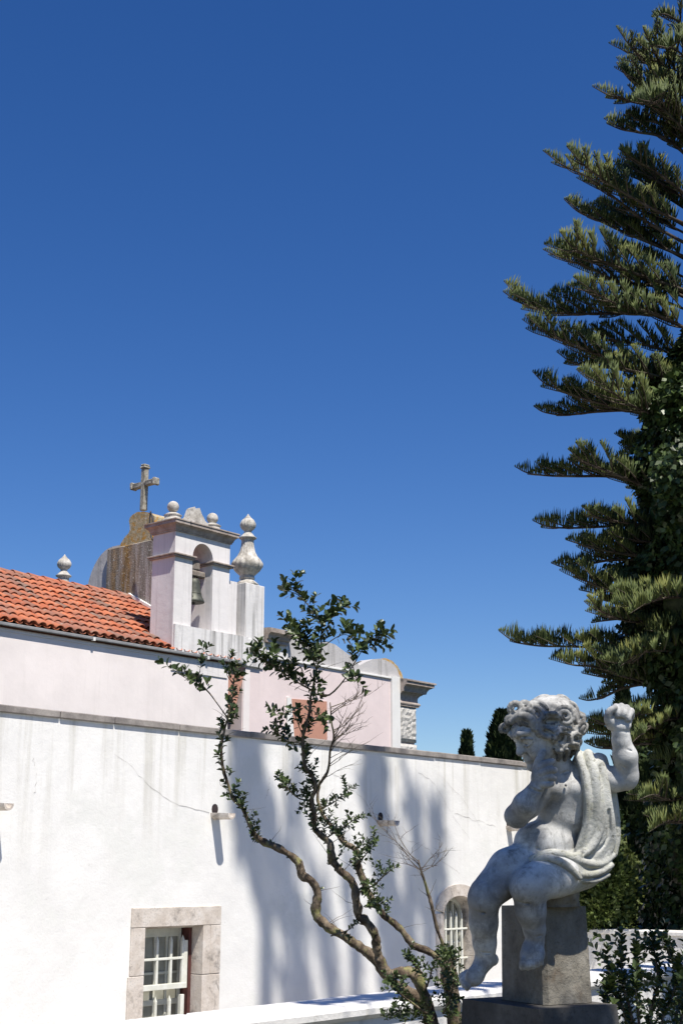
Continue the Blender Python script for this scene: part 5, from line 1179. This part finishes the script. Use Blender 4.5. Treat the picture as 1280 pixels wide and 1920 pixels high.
# traced limbs: (points across/down from tip inwards, distance offset at tip)
LIMB = [([(1222, 32), (1250, 28), (1290, 60), (1330, 130)], -.3), ([(1155, 50), (1185, 92), (1215, 115), (1250, 132), (1328, 190)], -.5), ([(1205, 52), (1222, 90), (1250, 140), (1328, 240)], -.9), ([(1155, 118), (1180, 150), (1215, 180), (1260, 230), (1328, 300)], .4),
        ([(1180, 104), (1205, 150), (1240, 195), (1328, 290)], -.6), ([(1110, 162), (1140, 178), (1175, 188), (1230, 205), (1328, 290)], .2), ([(1137, 232), (1165, 243), (1195, 248), (1250, 262), (1328, 330)], .8),
        ([(1018, 283), (1055, 310), (1100, 332), (1150, 370), (1210, 415), (1328, 480)], -.4), ([(1062, 275), (1095, 310), (1150, 350), (1230, 395), (1328, 440)], -1.0), ([(1160, 280), (1190, 300), (1240, 330), (1328, 400)], -.8), ([(1057, 374), (1085, 398), (1125, 415), (1180, 440), (1328, 500)], .7), ([(1116, 378), (1145, 405), (1200, 440), (1328, 510)], 1.0),
        ([(1018, 468), (1052, 484), (1100, 500), (1160, 528), (1240, 540), (1330, 580)], -.2), ([(1050, 436), (1075, 465), (1130, 490), (1210, 520), (1330, 560)], -1.0), ([(1075, 520), (1110, 545), (1160, 572), (1230, 590), (1330, 640)], -1.1),
        ([(943, 547), (975, 568), (1020, 583), (1070, 588), (1150, 588), (1230, 592), (1330, 640)], .2), ([(985, 592), (1020, 620), (1065, 642), (1110, 660), (1160, 685), (1230, 712), (1330, 770)], -.6), ([(1043, 660), (1070, 678), (1110, 688), (1160, 690), (1240, 700), (1330, 740)], .6),
        ([(998, 697), (1020, 718), (1060, 735), (1110, 752), (1170, 768), (1250, 790), (1332, 830)], -.2), ([(1000, 762), (1020, 773), (1060, 778), (1120, 772), (1190, 770), (1270, 780), (1334, 800)], .7), ([(1110, 692), (1140, 728), (1180, 758), (1230, 780), (1334, 820)], -1.1),
        ([(965, 875), (990, 887), (1030, 892), (1080, 893), (1140, 893), (1220, 900), (1336, 930)], .1), ([(1065, 843), (1090, 862), (1130, 880), (1180, 900), (1240, 925), (1336, 960)], -.8), ([(1150, 860), (1180, 850), (1215, 845), (1270, 850), (1336, 880)], .9),
        ([(998, 976), (1025, 987), (1065, 990), (1120, 988), (1180, 985), (1260, 990), (1340, 1010)], .5), ([(1060, 1012), (1080, 1018), (1120, 1030), (1180, 1040), (1250, 1050), (1342, 1080)], -.2), ([(1090, 950), (1120, 970), (1170, 980), (1240, 990), (1340, 1010)], -.5),
        ([(1033, 1056), (1060, 1064), (1100, 1058), (1150, 1050), (1220, 1055), (1345, 1090)], .8), ([(1063, 1068), (1090, 1085), (1130, 1103), (1180, 1115), (1260, 1120), (1347, 1140)], -.3), ([(1085, 1106), (1110, 1112), (1150, 1130), (1200, 1140), (1347, 1170)], .5), ([(1100, 1118), (1130, 1148), (1180, 1165), (1250, 1170), (1350, 1200)], -1.2),
        ([(935, 1183), (965, 1203), (1010, 1211), (1060, 1212), (1120, 1214), (1170, 1218), (1250, 1230), (1352, 1260)], -.2), ([(1043, 1232), (1070, 1246), (1110, 1250), (1160, 1262), (1230, 1280), (1356, 1300)], -.4), ([(1090, 1262), (1120, 1268), (1160, 1275), (1230, 1290), (1358, 1320)], .6), ([(1108, 1168), (1130, 1164), (1170, 1160), (1240, 1160), (1350, 1180)], .6),
        ([(1085, 1310), (1105, 1313), (1135, 1305), (1170, 1290), (1230, 1285), (1360, 1320)], .3), ([(1087, 1362), (1110, 1372), (1150, 1378), (1200, 1372), (1260, 1365), (1370, 1380)], .4), ([(1095, 1392), (1120, 1402), (1150, 1402), (1200, 1395), (1270, 1395), (1372, 1410)], .8), ([(1105, 1345), (1140, 1360), (1190, 1370), (1260, 1380), (1370, 1400)], -.3),
        ([(1175, 1400), (1210, 1370), (1250, 1350), (1300, 1345), (1372, 1350)], -1.4), ([(1195, 1500), (1225, 1490), (1260, 1500), (1310, 1480), (1380, 1440)], -1.3), ([(1215, 1560), (1250, 1540), (1290, 1540), (1330, 1500), (1380, 1470)], -1.5), ([(1160, 1250), (1200, 1225), (1250, 1220), (1300, 1225), (1360, 1260)], -1.5), ([(1180, 1150), (1215, 1130), (1260, 1120), (1300, 1125), (1350, 1150)], -1.7)]
for pts, off_ in LIMB:
    n = len(pts); P3 = [at(x, y, 18.3+off_*(1-i/(n-1))) for i, (x, y) in enumerate(pts)]; tot += conifer_branch(P3)
for (pa, oa), (pb, ob) in zip(LIMB[:-1], LIMB[1:]):       # smaller limbs between the traced ones
    m_ = min(len(pa), len(pb)); k_ = random.uniform(.22, .45)
    q = [((a[0]+b_[0])/2, (a[1]+b_[1])/2) for a, b_ in zip(pa[-m_:], pb[-m_:])]; x1, y1 = q[-1]
    q = [(x+(x1-x)*k_*(1-i/(m_-1)), y+(y1-y)*k_*(1-i/(m_-1))*.8) for i, (x, y) in enumerate(q)]
    o_ = random.uniform(-1.6, 1.4); tot += conifer_branch([at(x, y, 18.3+o_*(1-i/(m_-1))) for i, (x, y) in enumerate(q)], r0=.02)
# limbs on the other sides of the trunk, in whorls
lft = -rh
for k in range(26):
    z_ = 2.6+k*.56
    i = min(range(len(TA)), key=lambda q: abs(TA[q].z-z_)); c0 = TA[i]; a0 = k*.7
    for j in range(4 if k > 13 else 5):
        a = a0+j*2*math.pi/5+random.uniform(-.25, .25); d_ = Vector((math.cos(a), math.sin(a), 0))
        if d_.dot(lft) > .45: continue
        L = random.uniform(1.7, 2.4)*(1 if k < 18 else max(.3, 1-(k-18)*.08)); q = []
        for s in (1, .75, .5, .25, 0): q.append(c0+d_*L*s+Vector((0, 0, (.30 if k > 12 else .05)*L*s+.16*s*s*L)))
        tot += conifer_branch(q, dens=.8, gap=.2, step=.045)
print('shoots', tot)

# ================================================================ trees beside the terrace, outside the picture, that shade wall and pedestal
for i, (pts, lab) in enumerate((
    ([(455, 1372, 14), (470, 1450, 40), (488, 1530, 46), (520, 1620, 52), (548, 1720, 56), (560, 1830, 60), (568, 1930, 64)], 'tall slim tree beside the terrace, outermost towards the wall window'),
    ([(440, 1392, 8), (450, 1450, 20), (455, 1530, 26), (470, 1620, 34), (500, 1700, 40)], 'short slim tree close beside the tallest one'),
    ([(700, 1370, 26), (699, 1440, 36), (706, 1520, 42), (716, 1600, 56), (728, 1700, 58), (742, 1800, 64), (745, 1930, 66)], 'tallest slim tree beside the terrace'),
    ([(772, 1485, 6), (777, 1560, 24), (775, 1640, 28), (772, 1740, 30), (780, 1900, 36)], 'young slim tree with a thin crown'),
    ([(816, 1520, 6), (821, 1580, 26), (818, 1660, 34), (806, 1760, 40), (812, 1900, 46)], 'slim tree nearest the garden wall'),
    ([(560, 1440, 4), (552, 1520, 14), (575, 1600, 22), (600, 1700, 34), (615, 1800, 46), (625, 1930, 56)], 'slim tree with sparse crown between its neighbours'),
    ([(655, 1640, 4), (658, 1720, 18), (664, 1800, 28), (668, 1930, 36)], 'lowest slim tree of the row'))):
    sdist = 18.5+i*.5; ax_ = catmull([on_y(x, y, YW)+SUN*sdist for x, y, w in pts], 5)
    ws = np.interp(np.arange(len(ax_))/5, range(len(pts)), [w for _, _, w in pts])*.0068*.35; foot = Vector((ax_[-1].x, ax_[-1].y, 0))
    t = thing('slim_tree', foot, lab, 'tree', 'slim trees standing beside the terrace')
    m = MB(); m.tube([foot, foot.lerp(ax_[-1], .5)+Vector((.1, 0, 0))]+ax_[::-1], [.13, .12]+[.10*(i_/len(ax_))+.01 for i_ in range(len(ax_), 0, -1)], 8); m.build('trunk', M['treebark'], t)
    A_ = np.array([tuple(p) for p in ax_]); n = int((16, 10, 24, 13, 15, 8, 8)[i]*len(ax_)*float(ws.mean())/.15); u = RNG.random(n)*(len(ax_)-1); k = u.astype(int); P = A_[k]+(A_[k+1]-A_[k])*(u-k)[:, None]
    w = np.interp(u, range(len(ax_)), ws); o = RNG.normal(size=(n, 3))*(.38+.5*(RNG.random((n, 1)) < .18))*w[:, None]; P = P+o; P = P+RNG.normal(size=(60, 3))[RNG.integers(0, 60, n)]*.05
    quads('crown', P, rnd(n), rnd(n), .24, .13, M['bushleaf'], t, 'stuff')
broad = thing('broad_tree', (2.4, -3.6, 0), 'broad leafy tree whose boughs overhang the statue and pedestal from outside the picture', 'tree')
hub = Vector((2.7, -2.4, 5.2)); m = MB(); m.tube([(2.4, -3.6, 0), (2.45, -3.4, 2.0), (2.6, -2.9, 3.8), hub], [.24, .2, .16, .12], 12, bump=.2); m.build('trunk', M['treebark'], broad)
lv = []; m = MB()
def boughs(c, rad):
    v = rnd(64)*rad*(RNG.random((64, 1))**.4); lv.extend(tuple(np.array(c)+q) for q in v)
    m.tube(catmull([hub+Vector((random.uniform(-.05, .05), 0, random.uniform(-.4, 0))), hub.lerp(c, .55)+Vector((0, -.1, .25)), c], 5), [.035-.0028*i for i in range(11)], 5)
for px, py, dist, r, s_ in ((898, 1690, 4.5, 42, 6), (905, 1745, 4.5, 40, 5.8), (895, 1800, 4.5, 38, 6.2), (880, 1842, 4.5, 34, 5.6), (935, 1660, 4.56, 30, 6.1), (915, 1720, 4.6, 36, 6.6), (985, 1735, 4.47, 30, 6.3), (996, 1785, 4.45, 26, 5.9), (975, 1680, 4.45, 26, 6.2),
                            (962, 1530, 4.55, 24, 5.5), (985, 1505, 4.55, 16, 5.9),
                            (890, 1905, 4.4, 60, 6.4), (950, 1925, 4.25, 60, 6.1), (1020, 1935, 4.25, 60, 5.8), (1080, 1935, 4.35, 55, 6.6), (1120, 1925, 4.5, 40, 6.3),
                            (1155, 1800, 5.1, 50, 6.2), (1165, 1870, 5.1, 60, 5.7), (1225, 1800, 5.1, 60, 6.5), (1270, 1790, 5.1, 55, 6.0), (1235, 1880, 5.1, 70, 6.3), (1290, 1870, 5.1, 60, 6.6), (1200, 1760, 5.1, 30, 6.1), (1330, 1820, 5.1, 60, 6.4)):
    c = at(px, py, dist)+SUN*s_; rad = r*dist/F*.95
    boughs(c, rad)
for px, rad, s_ in ((610, .10, 7), (660, .14, 6.6), (705, .12, 7), (745, .16, 6.7), (800, .14, 7), (850, .16, 6.8), (905, .15, 7.1), (940, .12, 6.8), (1170, .14, 6.9)): boughs(on_y(px, 1862, 4.8)+SUN*s_, rad)
m.build('limbs', M['treebark'], broad); lv = np.array(lv); n = len(lv)
quads('foliage', lv, rnd(n)+[0, 0, .2], rnd(n)*.7+np.array(SUN), .10, .075, M['bushleaf'], broad, 'stuff')
